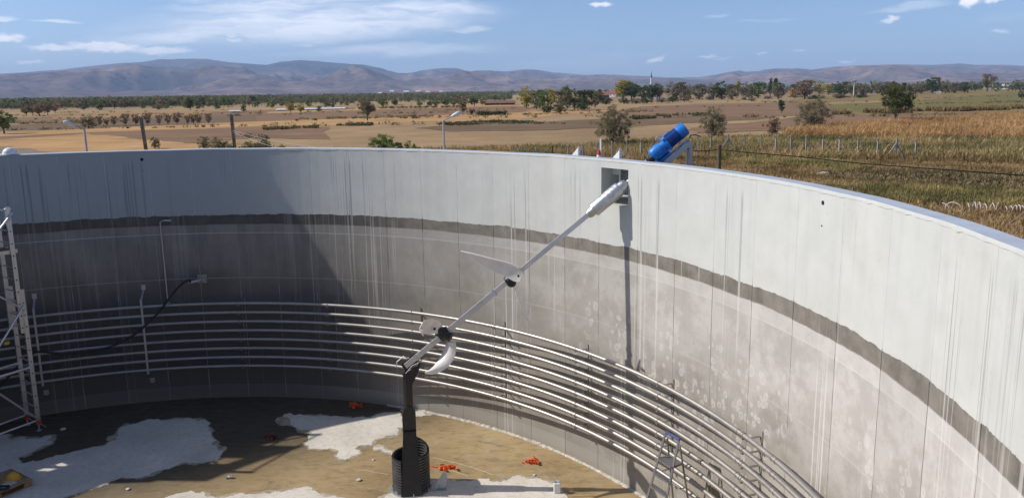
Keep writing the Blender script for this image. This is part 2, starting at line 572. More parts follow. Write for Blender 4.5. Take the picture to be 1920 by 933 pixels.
def nt_color(nt, vec, scale):
    nd = nt.new('ShaderNodeTexNoise')
    nt.l.new(vec, nd.inputs['Vector'])
    nd.inputs['Scale'].default_value = scale
    nd.inputs['Detail'].default_value = 3
    return nd.outputs['Color']


M_WALL = wall_material()
M_RIM = simple('rim_paint', (0.44, 0.475, 0.53), 0.55, var=0.06, scale=3, bmp=0.25, bscale=25)
M_NICHE = simple('niche_paint', (0.50, 0.53, 0.53), 0.6, var=0.08, bmp=0.2)
M_CEM = simple('cement_crumbs', (0.5, 0.47, 0.42), 0.9, var=0.2, scale=8, bmp=0.8, bscale=40)

tank = thing('storage_tank', TC, 'large round open concrete tank with pale painted upper wall and dark band, shown from inside', 'tank')
N1, N2 = R_(34.82), R_(38.48)                              # niche
NZ1, NZ2 = 5.205, 5.845
ADDED_HOLE = (R_(134.6), R_(138.0), 3.80, 4.24)                    # opening added out of view to let a light spot onto the floor
NOTCH = (R_(139.6), R_(174.0), 5.36)                        # wall lowered out of view to shape the shadow on the floor
ths = set()
k = 0
for i in range(72):
    for j in range(4):
        a = (J0 + JP * (i + j / 4)) % 360
        if i * 4 + j < 284:
            ths.add(round(a, 3))
ths = [R_(a) for a in ths] + [N1, N2, ADDED_HOLE[0], ADDED_HOLE[1], NOTCH[0], NOTCH[1]]
ths = sorted(set(round(t % (2 * PI), 6) for t in ths))
tt = [ths[0]]
for t in ths[1:]:
    if t - tt[-1] > R_(0.35) or any(abs(t - q) < 1e-5 for q in (N1, N2, ADDED_HOLE[0], ADDED_HOLE[1], NOTCH[0], NOTCH[1])):
        tt.append(t)
ths = tt
zs = [0.0, 0.33, 1.0, 2.0, 3.0, ADDED_HOLE[2], ADDED_HOLE[3], 4.48, NZ1, NOTCH[2], NZ2, 5.965]
nT = len(ths)


def wob_r(t):
    return 0.010 * noise.noise(Vector((math.cos(t) * 6, math.sin(t) * 6, 0.3)))


def rim_z(t):
    return 0.012 * noise.noise(Vector((math.cos(t) * 9, math.sin(t) * 9, 4.3)))


wm = MB()
iv = [[cyl(t, R + wob_r(t), z) for z in zs] for t in ths]
ov = [[cyl(t, RO + wob_r(t), z) for z in zs] for t in ths]
nz = len(zs)
vs = []
for t in range(nT): vs += iv[t]
for t in range(nT): vs += ov[t]
I = lambda t, k: (t % nT) * nz + k
O = lambda t, k: nT * nz + (t % nT) * nz + k
fs = []
for t in range(nT):
    ta, tb = ths[t], ths[(t + 1) % nT]
    mid = (ta + tb) / 2 if tb > ta else ta + 0.01
    for k in range(nz - 1):
        zm = (zs[k] + zs[k + 1]) / 2
        hole = (N1 < mid < N2 and NZ1 < zm < NZ2) or (ADDED_HOLE[0] < mid < ADDED_HOLE[1] and ADDED_HOLE[2] < zm < ADDED_HOLE[3])
        if NOTCH[0] < mid < NOTCH[1] and zm > NOTCH[2]:
            pass
        elif hole:
            # reveals
            if not (N1 < ths[t - 1] + 1e-6 and abs(ta - N1) > 1e-4 and abs(ta - ADDED_HOLE[0]) > 1e-4):
                pass
            if abs(ta - N1) < 1e-5 or abs(ta - ADDED_HOLE[0]) < 1e-5:
                fs.append((I(t, k), I(t, k + 1), O(t, k + 1), O(t, k)))
            if abs(tb - N2) < 1e-5 or abs(tb - ADDED_HOLE[1]) < 1e-5:
                fs.append((I(t + 1, k), O(t + 1, k), O(t + 1, k + 1), I(t + 1, k + 1)))
            fs.append((I(t, k), O(t, k), O(t + 1, k), I(t + 1, k)))
            fs.append((I(t, k + 1), I(t + 1, k + 1), O(t + 1, k + 1), O(t, k + 1)))
        else:
            fs.append((I(t, k), I(t + 1, k), I(t + 1, k + 1), I(t, k + 1)))
            fs.append((O(t, k), O(t, k + 1), O(t + 1, k + 1), O(t + 1, k)))
    kt = zs.index(NOTCH[2]) if NOTCH[0] < mid < NOTCH[1] else nz - 1
    fs.append((I(t, kt), I(t + 1, kt), O(t + 1, kt), O(t, kt)))
    for q in NOTCH[:2]:
        if abs(ta - q) < 1e-5:
            fs.append((I(t, zs.index(NOTCH[2])), I(t, nz - 1), O(t, nz - 1), O(t, zs.index(NOTCH[2]))))
wm.add([Vector(v) - TC for v in vs], fs)
me = bpy.data.meshes.new('wall'); me.from_pydata(wm.v, [], wm.f); me.materials.append(M_WALL)
wall = bpy.data.objects.new('wall', me); COL.objects.link(wall); wall.parent = tank
me.validate()
# rim cap: a trowelled skin with a slightly ragged inner edge
rc = MB()
n = 720
vv = []
for i in range(n):
    t = 2 * PI * i / n
    rg = 0.004 * noise.noise(Vector((math.cos(t) * 90, math.sin(t) * 90, 0))) + 0.004 * noise.noise(Vector((math.cos(t) * 260, math.sin(t) * 260, 0)))
    zd = NOTCH[2] - 5.965 if NOTCH[0] < t < NOTCH[1] else 0.0
    zz = 6.0 + rim_z(t) + zd
    r0 = R + wob_r(t); r1 = RO + wob_r(t)
    for (r_, z_) in ((r0 - 0.006 + rg, 5.962 + zd + rg * 2), (r0 - 0.004 + rg, zz - 0.010), (r0 + 0.012, zz), (r1 - 0.01, zz + 0.003), (r1 + 0.006, zz - 0.012), (r1 + 0.006, 5.962 + zd)):
        vv.append(cyl(t, r_, z_) - TC)
ff = []
for i in range(n):
    j = (i + 1) % n
    for k in range(5):
        ff.append((i * 6 + k, j * 6 + k, j * 6 + k + 1, i * 6 + k + 1))
rc.add(vv, ff, 0)
rim = rc.build('rim_cap', [M_RIM, M_WALL])
rim.parent = tank
rim.data.polygons.foreach_set('material_index', [1 if (p % 5) in (0, 1, 4) else 0 for p in range(len(ff))])

# ridges of laitance left at every shutter joint
def joint_mesh(seed):
    rr = random.Random(seed)
    b = MB()
    n = 44
    vs = []
    for i in range(n + 1):
        z = 0.02 + 5.93 * i / n
        wl = 0.003 + rr.random() * 0.005 + (0.010 if rr.random() < .10 else 0)
        wr = 0.003 + rr.random() * 0.005 + (0.010 if rr.random() < .10 else 0)
        d = 0.002 + 0.004 * rr.random()
        if z > 4.48: wl *= .6; wr *= .6; d *= .35
        o = rr.uniform(-.004, .004)
        vs += [(-wl + o, 0.012, z), (o - wl * .4, -d, z), (o + wr * .4, -d, z), (wr + o, 0.012, z)]
    fs = []
    for i in range(n):
        for k in range(3):
            fs.append((i * 4 + k, i * 4 + k + 1, i * 4 + k + 5, i * 4 + k + 4))
    b.add(vs, fs)
    return b


def joint_mat():
    m, nt, b = new_mat('joint_concrete')
    g = nt.new('ShaderNodeTexCoord').outputs['Object']
    z = nt.sep(g)[2]
    n = nt.noise(nt.v('MULTIPLY', g, (1, 1, 0.8)), 4.0, 5)
    oi = nt.new('ShaderNodeObjectInfo').outputs['Random']
    c = nt.mix(nt.lin(n, .3, .7), (0.20, 0.185, 0.165), (0.46, 0.43, 0.385))
    c = nt.mix(nt.m('MULTIPLY', oi, .8), c, (0.40, 0.375, 0.34))
    c = nt.mix(nt.ss(z, 4.47, 4.49), c, nt.mix(nt.ss(n, .34, .5), (0.44, 0.445, 0.42), (0.53, 0.535, 0.505)))
    c = nt.mix(nt.m('MULTIPLY', nt.ss(z, 4.24, 4.25), nt.ss(z, 4.49, 4.48)), c, (0.13, 0.12, 0.11))
    nt.l.new(c, b.inputs['Base Color'])
    b.inputs['Roughness'].default_value = 0.85
    return m


M_JOINT = joint_mat()
jm = [joint_mesh(i).build('shutter_joint', M_JOINT) for i in range(5)]
first = True
used = [False] * 5
for i in range(-6, 26):
    a = J0 + JP * i
    if N1 - R_(.3) < R_(a) < N2 + R_(.3): a = 38.75
    k = i % 5
    o = jm[k]
    if used[k]:
        o = jm[k].copy(); COL.objects.link(o)
    used[k] = True
    o.parent = tank
    o.location = cyl(R_(a), R + wob_r(R_(a)) + 0.0, 0) - TC
    o.rotation_euler = (0, 0, R_(a) - PI / 2)

# niche box for the agitator shaft
nb = MB()
d0, d1 = RO + 0.002, RO + 0.36
t1, t2 = N1 + 0.0004, N2 - 0.0004
A = [cyl(t1, d0, NZ1), cyl(t2, d0, NZ1), cyl(t2, d0, NZ2), cyl(t1, d0, NZ2)]
B = [cyl(t1, d1, NZ1), cyl(t2, d1, NZ1), cyl(t2, d1, NZ2), cyl(t1, d1, NZ2)]
for (a, b, c, d) in ((0, 1, 5, 4), (1, 2, 6, 5), (2, 3, 7, 6), (3, 0, 4, 7), (4, 5, 6, 7)):
    P = A + B
    q = [P[a], P[b], P[c], P[d]]
    nrm = (q[1] - q[0]).cross(q[2] - q[0]).normalized()
    cen = sum(P, Vector()) / 8
    if nrm.dot(q[0] - cen) < 0: nrm = -nrm
    vs = q + [p + nrm * 0.03 for p in q]
    nb.add(vs, [(0, 1, 2, 3), (4, 7, 6, 5), (0, 4, 5, 1), (1, 5, 6, 2), (2, 6, 7, 3), (3, 7, 4, 0)])
nbx = nb.build('shaft_niche', M_NICHE, tank)
g = MB()
tm = N1 + (N2 - N1) * 0.28
g.bar(cyl(tm, RO + 0.20, NZ1 + .01), cyl(tm, RO + 0.20, NZ2 - .01), 0.05, 0.30, cyl(tm, 1, 0) - TC)
g.build('niche_web', M_NICHE, tank)

# holes for shutter ties
M_DARK = simple('dark_hole', (0.012, 0.012, 0.014), 0.9)
for (x, y, s) in ((266, 299, .030), (1543, 380, .022), (1541, 423, .008), (268, 320, .008)):
    p = W(x, y)
    th = math.atan2(p.y - TC.y, p.x - TC.x)
    inn = Vector((-math.cos(th), -math.sin(th), 0))
    q = cyl(th, R + wob_r(th) - .003, p.z)
    b = MB(); b.lathe([(-0.02, s * 1.3), (0.003, s * 1.2), (0.004, s)], q, inn, 12)
    b.build('tie_hole', M_DARK, tank)

# rough mortar fillet where wall meets slab
fb = MB(); rr = random.Random(3)
n = 900; vs = []
for i in range(n):
    t = R_(-70) + R_(140) * i / n
    d = 0.035 + 0.04 * abs(noise.noise(Vector((i * .13, 0, 0)))) + 0.02 * rr.random()
    h = 0.012 + 0.03 * abs(noise.noise(Vector((i * .21, 5, 0)))) + .012 * rr.random()
    vs += [cyl(t, R + .01, h + .012), cyl(t, R - d * .45, h * .9), cyl(t, R - d, -0.004)]
fs = []
for i in range(n - 1):
    fs += [(i * 3, i * 3 + 1, i * 3 + 4, i * 3 + 3), (i * 3 + 1, i * 3 + 2, i * 3 + 5, i * 3 + 4)]
fb.add(vs, fs)
tag(fb.build('mortar_fillet', M_CEM, tank), kind='stuff')


# ------------------------------------------------------------------ slab
def floor_mat():
    m, nt, b = new_mat('silty_floor')
    P = nt.new('ShaderNodeTexCoord').outputs['Object']
    n1 = nt.noise(P, 0.55, 6, 0.6)
    n2 = nt.noise(nt.v('MULTIPLY', P, (1, 2.2, 1)), 3.5, 7, 0.65, 0.6)
    n3 = nt.noise(P, 22, 5)
    c = nt.mix(nt.lin(n1, .32, .68), (0.275, 0.192, 0.092), (0.45, 0.335, 0.180))
    c = nt.mix(nt.m('MULTIPLY', nt.ss(n2, .45, .72), 0.6), c, (0.175, 0.115, 0.055))
    c = nt.mix(nt.m('MULTIPLY', nt.ss(n2, .5, .25), 0.35), c, (0.36, 0.285, 0.18))
    c = nt.mix(nt.m('MULTIPLY', nt.ss(n3, .6, .75), 0.3), c, (0.40, 0.34, 0.25))
    # damper silt on the left, with the wall's shade painted into its colour
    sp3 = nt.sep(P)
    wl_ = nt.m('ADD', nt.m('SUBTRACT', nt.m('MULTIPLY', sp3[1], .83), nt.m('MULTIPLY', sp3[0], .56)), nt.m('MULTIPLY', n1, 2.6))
    shadowed = nt.ss(wl_, 5.0, 7.6)
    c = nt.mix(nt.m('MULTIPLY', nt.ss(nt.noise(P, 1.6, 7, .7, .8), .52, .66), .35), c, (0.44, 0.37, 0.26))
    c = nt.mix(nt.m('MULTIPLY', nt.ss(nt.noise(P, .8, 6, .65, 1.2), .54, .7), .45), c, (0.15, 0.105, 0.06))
    c = nt.mix(nt.m('MULTIPLY', shadowed, .85), c, (0.048, 0.041, 0.034))
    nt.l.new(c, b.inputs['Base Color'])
    nt.l.new(nt.lin(n2, .3, .7, .55, .85), b.inputs['Roughness'])
    b.inputs['Specular IOR Level'].default_value = 0.3
    bump(nt, b, nt.m('ADD', n2, nt.m('MULTIPLY', n3, .4)), 0.4, 0.02)
    return m


def patch_mat():
    m, nt, b = new_mat('dry_cement_slab')
    P = nt.new('ShaderNodeTexCoord').outputs['Object']
    n1 = nt.noise(P, 1.2, 6, 0.6)
    n2 = nt.noise(P, 9, 7, 0.7)
    c = nt.mix(nt.lin(n1, .3, .7), (0.54, 0.495, 0.43), (0.70, 0.65, 0.57))
    c = nt.mix(nt.m('MULTIPLY', nt.ss(n2, .48, .68), 0.5), c, (0.40, 0.335, 0.25))
    nt.l.new(c, b.inputs['Base Color'])
    b.inputs['Roughness'].default_value = 0.85
    b.inputs['Specular IOR Level'].default_value = 0.2
    bump(nt, b, n2, 0.5, 0.012)
    return m


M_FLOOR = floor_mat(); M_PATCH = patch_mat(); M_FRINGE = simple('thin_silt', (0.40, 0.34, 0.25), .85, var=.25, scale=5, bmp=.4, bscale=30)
fb = MB(); n = 144
fb.add([TC] + [cyl(2 * PI * i / n, R + .12, 0) for i in range(n)], [(0, i + 1, (i + 1) % n + 1) for i in range(n)])
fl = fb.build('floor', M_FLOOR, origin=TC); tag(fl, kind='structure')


def ragged(pts, amp, seed, depth=5):
    rr = random.Random(seed)
    def sub(poly, a):
        out = []
        for i, p in enumerate(poly):
            q = poly[(i + 1) % len(poly)]
            out.append(p)
            L = (q - p).length
            d = (q - p)
            nrm = Vector((-d.y, d.x, 0)) / max(L, 1e-6)
            if L > 0.03:
                out.append((p + q) / 2 + nrm * rr.gauss(0, 1) * min(a, L * .16))
        return out
    P = [p.copy() for p in pts]
    for k in range(depth):
        P = sub(P, amp); amp *= .6
    return P


def patch(px, z, name, mat, seed, amp=.12, kind='structure', grow=0.0):
    base = [G(x, y, 0) for x, y in px]
    if not grow:
        patch(px, .004, 'silt_fringe', M_FRINGE, seed + 50, amp * 1.5, kind, .05)
        z = .008
    else:
        ar = sum(p.x * q.y - q.x * p.y for p, q in zip(base, base[1:] + base[:1]))
        sg = 1 if ar > 0 else -1
        nb_ = []
        for i, p in enumerate(base):
            d = (base[(i + 1) % len(base)] - base[i - 1]).normalized()
            nb_.append(p + Vector((d.y, -d.x, 0)) * sg * grow)
        base = nb_
    P = ragged(base, amp, seed)
    b = bmesh.new()
    vs = [b.verts.new((p.x, p.y, z)) for p in P]
    f = b.faces.new(vs)
    bmesh.ops.triangulate(b, faces=[f])
    bmesh.ops.recalc_face_normals(b, faces=b.faces)
    me = bpy.data.meshes.new(name); b.to_mesh(me); b.free()
    if me.polygons and me.polygons[0].normal.z < 0: me.flip_normals()
    me.materials.append(mat)
    o = bpy.data.objects.new(name, me); COL.objects.link(o); o['kind'] = kind
    return o


Z6 = lambda L: [(x / 2.502, 560 + y / 2.502) for x, y in L]
Z7 = lambda L: [(480 + x / 2.502, 560 + y / 2.502) for x, y in L]
patch(Z6([(-300, 600), (0, 640), (45, 638), (38, 658), (110, 648), (175, 655), (240, 640), (236, 682), (170, 712), (78, 745), (98, 770), (180, 762), (260, 735), (400, 705), (500, 682), (548, 632), (570, 600), (640, 585), (760, 570), (880, 560), (955, 566), (978, 602), (992, 650), (1012, 687), (1048, 715), (1030, 742), (960, 765), (880, 768), (760, 803), (690, 830), (640, 842), (610, 838), (575, 836), (500, 868), (440, 885), (420, 892), (300, 932), (200, 990), (-300, 1100)]), 0.004, 'dry_patch', M_PATCH, 1, .07)
patch(Z7([(118, 553), (200, 542), (330, 548), (450, 560), (560, 545), (640, 533), (690, 530), (692, 600), (660, 640), (600, 650), (560, 660), (540, 688), (480, 690), (470, 706), (500, 722), (440, 748), (420, 756), (370, 740), (385, 715), (350, 702), (250, 702), (230, 672), (262, 628), (200, 612), (160, 590)]), 0.004, 'dry_patch', M_PATCH, 2, .08)
patch(Z7([(552, 695), (600, 690), (610, 708), (652, 724), (640, 732), (600, 716), (560, 710)]), 0.004, 'dry_patch', M_PATCH, 5, .04)
patch([(300, 936), (330, 925), (380, 922), (430, 929), (480, 926), (520, 921), (560, 914), (585, 917), (600, 925), (645, 933), (690, 960), (640, 1040), (200, 1040)], 0.004, 'dry_patch', M_PATCH, 3, .08)
patch([(705, 945), (722, 930), (735, 924), (770, 908), (800, 902), (825, 898), (880, 902), (925, 903), (960, 893), (975, 890), (985, 896), (1006, 895), (1025, 901), (1045, 912), (1056, 922), (1066, 945), (1080, 990), (1000, 1060), (640, 1060)], 0.004, 'dry_patch', M_PATCH, 4, .08)
patch([(752, 768), (790, 770), (812, 778), (790, 780), (760, 778)], 0.004, 'dry_patch', M_PATCH, 6, .04)

# ------------------------------------------------------------------ heating coil
def steel_mat(name, base, rough, dirt=0.35, met=0.85):
    m, nt, b = new_mat(name)
    P = nt.new('ShaderNodeTexCoord').outputs['Object']
    n = nt.noise(P, 2.2, 5); n2 = nt.noise(P, 14, 4)
    c = nt.mix(nt.m('MULTIPLY', nt.lin(n, .4, .75), dirt), base, tuple(v * .55 for v in base))
    nt.l.new(c, b.inputs['Base Color'])
    b.inputs['Metallic'].default_value = met
    nt.l.new(nt.lin(n2, .3, .7, rough, rough + .15), b.inputs['Roughness'])
    bump(nt, b, n2, .08, .002)
    return m


M_PIPE = steel_mat('pipe_steel', (0.41, 0.385, 0.36), 0.40, 0.4, 0.75)
M_GALV = steel_mat('galvanised', (0.50, 0.51, 0.53), 0.5)
M_ALU = simple('aluminium', (0.62, 0.62, 0.62), 0.42, metal=0.75, var=0.06)
M_BRKT = simple('bracket_steel', (0.24, 0.225, 0.205), 0.55, metal=0.4)
coil = thing('heating_coil', TC, 'eight stacked steel heating pipes curving round the inside of the tank wall on brackets', 'pipe rack')
RP = 10.215
PR = 0.037
pz = [2.418 - 0.2187 * i for i in range(8)]
b = MB()
n = 288
b.tube([(RP * math.cos(2 * PI * i / n), RP * math.sin(2 * PI * i / n), 0) for i in range(n)], PR, 12, closed=True)
p0 = b.build('pipe', M_PIPE, smooth=True)
for i, z in enumerate(pz):
    o = p0 if i == 0 else p0.copy()
    if i: COL.objects.link(o)
    o.parent = coil; o.location = (0, 0, z)
    o.rotation_euler.z = R_(i * 7.3)
# brackets: a back bar against the wall and a tray with a U-bolt for each pipe
sup = [16.1, 28.1, 40.2, 52.3, 64.5, 76.6, 88.8, 4.0, -8.1]
bb = MB()
bb.box((0, R - .012, 1.60), (.009, .006, 0.87))
back = bb.build('bracket_bar', simple('bar_steel', (.30, .28, .25), .6, metal=.2))
cl = MB()
cl.box((-0.01, (R + RP - .04) / 2, -PR - .007), (.022, (R - RP + .04) / 2, .003))
cl.box((-0.01, RP - .045, -PR + .004), (.022, .003, .012))
cl.tube([(-.012, RP - .040 * math.cos(a) * 1.0, .040 * math.sin(a)) for a in [PI * k / 8 for k in range(9)]] , .005, 6)
clamp = cl.build('pipe_clamp', M_BRKT)
cp = MB(); cp.lathe([(-.05, PR + .001), (-.05, PR + .006), (-.035, PR + .007), (-.034, PR + .001), (.034, PR + .001), (.035, PR + .007), (.05, PR + .006), (.05, PR + .001)], (0, RP, 0), (1, 0, 0), 14)
coup = cp.build('pipe_coupling', M_PIPE, smooth=True)
fst = True
for a in sup:
    o = back if fst else back.copy()
    if not fst: COL.objects.link(o)
    o.parent = coil; o.rotation_euler.z = R_(a - 90)
    for i, z in enumerate(pz):
        o = clamp if (fst and i == 0) else clamp.copy()
        if not (fst and i == 0): COL.objects.link(o)
        o.parent = coil; o.location = (0, 0, z); o.rotation_euler.z = R_(a - 90 + .25)
    fst = False
fst = True
for i, z in enumerate(pz):
    for a in (77.2, 53.2, 41.2 - i * .05, 22.3 + (i - 4) * .5 if i > 3 else 12.3, 17.0):
        o = coup if fst else coup.copy()
        if not fst: COL.objects.link(o)
        fst = False
        o.parent = coil; o.location = (0, 0, z); o.rotation_euler.z = R_(a - 90)
# two long face bars clamped over the pipes on the far left
fb = MB(); RI = RP - PR - .008
fb.box((0, RI, 1.70), (.022, .006, 0.90))
fb.bar((0, RI, 2.58), (0, R - .01, 2.76), .044, .008)
fb.box((0, R - .006, 2.82), (.045, .005, .06))
fbar = fb.build('face_bar', M_GALV)
for i, a in enumerate((101.3, 113.6)):
    o = fbar if i == 0 else fbar.copy()
    if i: COL.objects.link(o)
    o.parent = coil; o.rotation_euler.z = R_(a - 90)
    q = MB(); q.box((0, R - .012, .54), (.05, .008, .055)); q.box((0.02, R - .05, .53), (.008, .03, .04))
    q = q.build('wall_bracket', M_GALV); q.parent = tank; q.rotation_euler.z = R_(a - 90)

# ================================================================== AGITATOR
M_SHAFT = steel_mat('shaft_steel', (0.60, 0.57, 0.54), 0.40, 0.5)
M_RUB = simple('black_rubber', (0.022, 0.022, 0.024), 0.42, var=0.3, bmp=0.1, bscale=20)
M_BLADE = simple('blade_paint', (0.80, 0.755, 0.72), 0.45, var=0.07, scale=5, bmp=0.05, bscale=15)
M_BLUE = simple('blue_enamel', (0.012, 0.19, 0.60), 0.42, var=0.2, scale=8)
M_DKBLUE = simple('dark_blue_fins', (0.010, 0.075, 0.33), 0.42, var=0.12, scale=8)
M_BLACK = simple('black_coating', (0.014, 0.015, 0.017), 0.48, var=0.35, scale=4, bmp=0.12, bscale=12)
M_WRAP = None


def wrap_mat():
    m, nt, b = new_mat('silver_wrap')
    P = nt.new('ShaderNodeTexCoord').outputs['Object']
    n = nt.noise(P, 7, 4, 0.6, 1.5)
    wv = nt.new('ShaderNodeTexWave', wave_type='BANDS', bands_direction='DIAGONAL')
    wv.inputs['Scale'].default_value = 5.0; wv.inputs['Distortion'].default_value = 9.0
    wv.inputs['Detail'].default_value = 3
    nt.l.new(P, wv.inputs['Vector'])
    b.inputs['Base Color'].default_value = (0.58, 0.58, 0.58, 1)
    nt.l.new(nt.mix(nt.lin(n, .3, .7), (0.40, 0.40, 0.41), (0.56, 0.56, 0.56)), b.inputs['Base Color'])
    b.inputs['Metallic'].default_value = 0.8
    b.inputs['Roughness'].default_value = 0.40
    bump(nt, b, nt.m('ADD', wv.outputs['Fac'], n), 0.35, 0.005)
    return m


M_WRAP = wrap_mat()
A0 = Vector((-1.95, 13.20, 2.36))                          # foot of the shaft on the post
T0 = W(1172, 345)                                          # where it enters the niche
SD = (T0 - A0).normalized()
SL = (T0 - A0).length
SE1 = SD.cross(Vector((0, 0, 1))).normalized()             # horizontal, towards the camera
SE2 = SE1.cross(SD).normalized()                           # up
ag = thing('agitator', A0, 'long inclined stirrer shaft with pale curved blades reaching from black post up to wall niche', 'agitator')
S = lambda s: A0 + SD * s
rotx = (SE1 * math.cos(R_(12)) + SE2 * math.sin(R_(12)))
roty = rotx.cross(SD) * -1
b = MB()
b.box(S((2.05 + 0.05) / 2 - 0.0), (0.050, 0.050, 1.05), (rotx, roty, SD))
b.build('lower_shaft', M_SHAFT, ag, bevel=.006)
b = MB(); b.box((S(2.1) + S(4.42)) / 2, (0.044, 0.044, (4.42 - 2.1) / 2), (rotx, roty, SD))
b.build('upper_shaft', M_SHAFT, ag, bevel=.006)
for s in (2.1, 2.72, 1.06, .25):
    b = MB(); b.box(S(s), (0.056, 0.056, 0.022), (rotx, roty, SD))
    for q in (-1, 1):
        b.lathe([(0, .008), (.02, .008)], S(s) + roty * .056 * 1 + rotx * .03 * q, roty, 6)
    b.build('shaft_collar', M_SHAFT, ag)
# wrapped bearing sleeve
sl = MB()
s0 = 4.27
prof = [(0, .055), (0, .075), (.02, .085), (.10, .088), (.105, .118), (.13, .128), (.30, .126), (.5, .130), (.66, .127), (.70, .120), (.705, .098), (.78, .096), (.83, .08), (.86, .04)]
sl.lathe(prof, S(s0), SD, 32)
rr = random.Random(2)
sl.v = [tuple(Vector(v) + (Vector(v) - S((Vector(v) - A0).dot(SD))) * 0.008 * noise.noise(Vector(v) * 9)) for v in sl.v]
sl.build('bearing_sleeve', M_WRAP, ag, smooth=True)
b = MB(); b.lathe([(-.01, .052), (.0, .070), (.018, .070), (.02, .05)], S(s0 - .02), SD, 20); b.build('clamp_ring', M_GALV, ag, smooth=True)
b = MB(); b.lathe([(0, .032), (1.2, .032)], S(s0 + .8), SD, 14); b.build('drive_shaft', M_SHAFT, ag, smooth=True)


def blade(name, spine, widths, wdirs, th, camber, parent, mat=None):
    """curved tapering blade: spine points, half widths, width directions"""
    n = len(spine)
    # resample smoothly
    def cr_(p, t):
        i = min(int(t), n - 2); f = t - i
        p0 = p[max(i - 1, 0)]; p1 = p[i]; p2 = p[i + 1]; p3 = p[min(i + 2, n - 1)]
        return 0.5 * ((2 * p1) + (p2 - p0) * f + (2 * p0 - 5 * p1 + 4 * p2 - p3) * f * f + (3 * p1 - p0 - 3 * p2 + p3) * f ** 3)
    K = 18
    vs = []
    m = 7
    for k in range(K + 1):
        t = (n - 1) * k / K
        p = cr_(spine, t); wd = cr_(wdirs, t).normalized(); w_ = max(cr_(widths, t), .004)
        tg = cr_(spine, min(t + .05, n - 1)) - cr_(spine, max(t - .05, 0)); tg.normalize()
        nn = tg.cross(wd).normalized()
        for side in (1, -1):
            for j in range(m):
                u = -1 + 2 * j / (m - 1)
                if side < 0: u = -u
                hgt = camber * (1 - u * u)
                tk = th * (1 - .75 * u * u) * (1 - .5 * k / K)
                vs.append(p + wd * (w_ * u) + nn * (hgt + side * tk / 2))
    mm = 2 * m
    fs = []
    for k in range(K):
        for j in range(mm):
            j2 = (j + 1) % mm
            fs.append((k * mm + j, k * mm + j2, (k + 1) * mm + j2, (k + 1) * mm + j))
    fs.append(tuple(range(mm))); fs.append(tuple(range(K * mm, (K + 1) * mm)))
    b = MB(); b.add(vs, fs)
    return b.build(name, mat or M_BLADE, parent, smooth=True)


def at(x, y, off=0.0, base=None):
    """point at the distance of the agitator seen at x, y, shifted away from the camera by off"""
    d = ray(x, y)
    ref = base if base is not None else A0 + SD * 2.4
    t = (ref - EYE).dot(fwd)
    return EYE + d * (t + off)


VX, VY = rt, up


def smooth_pts(pts, n=5):
    out = []
    for i in range(len(pts) - 1):
        p0 = pts[max(i - 1, 0)]; p1 = pts[i]; p2 = pts[i + 1]; p3 = pts[min(i + 2, len(pts) - 1)]
        for k in range(n):
            f = k / n
            out.append(0.5 * ((2 * p1) + (p2 - p0) * f + (2 * p0 - 5 * p1 + 4 * p2 - p3) * f * f + (3 * p1 - p0 - 3 * p2 + p3) * f ** 3))
    return out + [pts[-1]]

# --- upper impeller
H1 = at(965, 515, 0, S(2.47))
hub1c = S(2.47)
b = MB()
b.lathe([(-.085, .055), (-.085, .088), (-.07, .096), (.07, .096), (.085, .088), (.085, .055)], hub1c, SD, 20)
b.lathe([(-.10, .085), (.11, .085)], hub1c - SE2 * .03 + SE1 * .04, SE1, 20)
b.build('impeller_hub', M_RUB, ag, smooth=True, bevel=.006)
base = hub1c + SE1 * .15
px1 = [(978, 518, 12), (968, 515, 15), (950, 505, 15), (930, 498, 13.5), (905, 488, 9.5), (885, 479, 5), (864, 471.5, .8)]
sp = [at(x, y, -.10 + .02 * i, base) for i, (x, y, w_) in enumerate(px1)]
pd = VY * 1.0 + VX * 0.42
blade('blade', sp, [w_ * .92 / F * 13.3 for *_, w_ in px1], [(pd - fwd * (.25 + .10 * i)).normalized() for i in range(7)], .030, .012, ag)
ed = [sp[i] + (pd - fwd * (.25 + .10 * i)).normalized() * (px1[i][2] * .92 / F * 13.3) for i in range(1, 7)]
b = MB(); b.tube(smooth_pts(ed), .014, 6); b.build('blade_edge', M_BLADE, ag, smooth=True)
b = MB(); b.lathe([(-.03, .020), (.055, .020), (.056, .012), (.07, .012)], at(972, 517, -.14, base) + Vector((0, 0, 0)), -fwd, 12); b.build('pivot_bolt', M_BLACK, ag)
px2 = [(966, 531), (972, 553), (982, 578), (990, 596), (995, 606), (995.5, 615)]
sp = [at(x, y, .1 + .05 * i, base) for i, (x, y) in enumerate(px2)]
blade('blade', sp, [.06, .10, .10, .08, .05, .015], [(fwd * .93 + VX * .36 + VY * .1).normalized()] * 6, .045, .004, ag)
# --- lower impeller
hub2c = S(.93)
b = MB()
b.lathe([(-.11, .055), (-.11, .092), (-.09, .102), (.08, .102), (.10, .09), (.10, .055)], hub2c, SD, 20)
b.lathe([(-.02, .09), (.0, .098), (.15, .092), (.16, .08)], hub2c, (SE2 * .9 - SD * .45), 18)
b.lathe([(-.02, .09), (.0, .098), (.13, .092), (.14, .08)], hub2c, (-SE2 * .9 + SD * .45 + SE1 * .3), 18)
b.build('impeller_hub', M_RUB, ag, smooth=True, bevel=.006)
base = hub2c
pxa = [(829, 616, 7), (822, 613, 13), (812, 612, 15), (802, 612, 14.5), (794, 613, 12.5), (789.5, 616, 7)]
offs = [-.02, -.12, -.26, -.42, -.55, -.62]
sp = [at(x, y, o, base) for (x, y, w_), o in zip(pxa, offs)]
blade('blade', sp, [w_ / F * 13.0 for *_, w_ in pxa], [(VY * 1 + VX * .1 - fwd * .2).normalized()] * 6, .035, .03, ag)
b = MB()
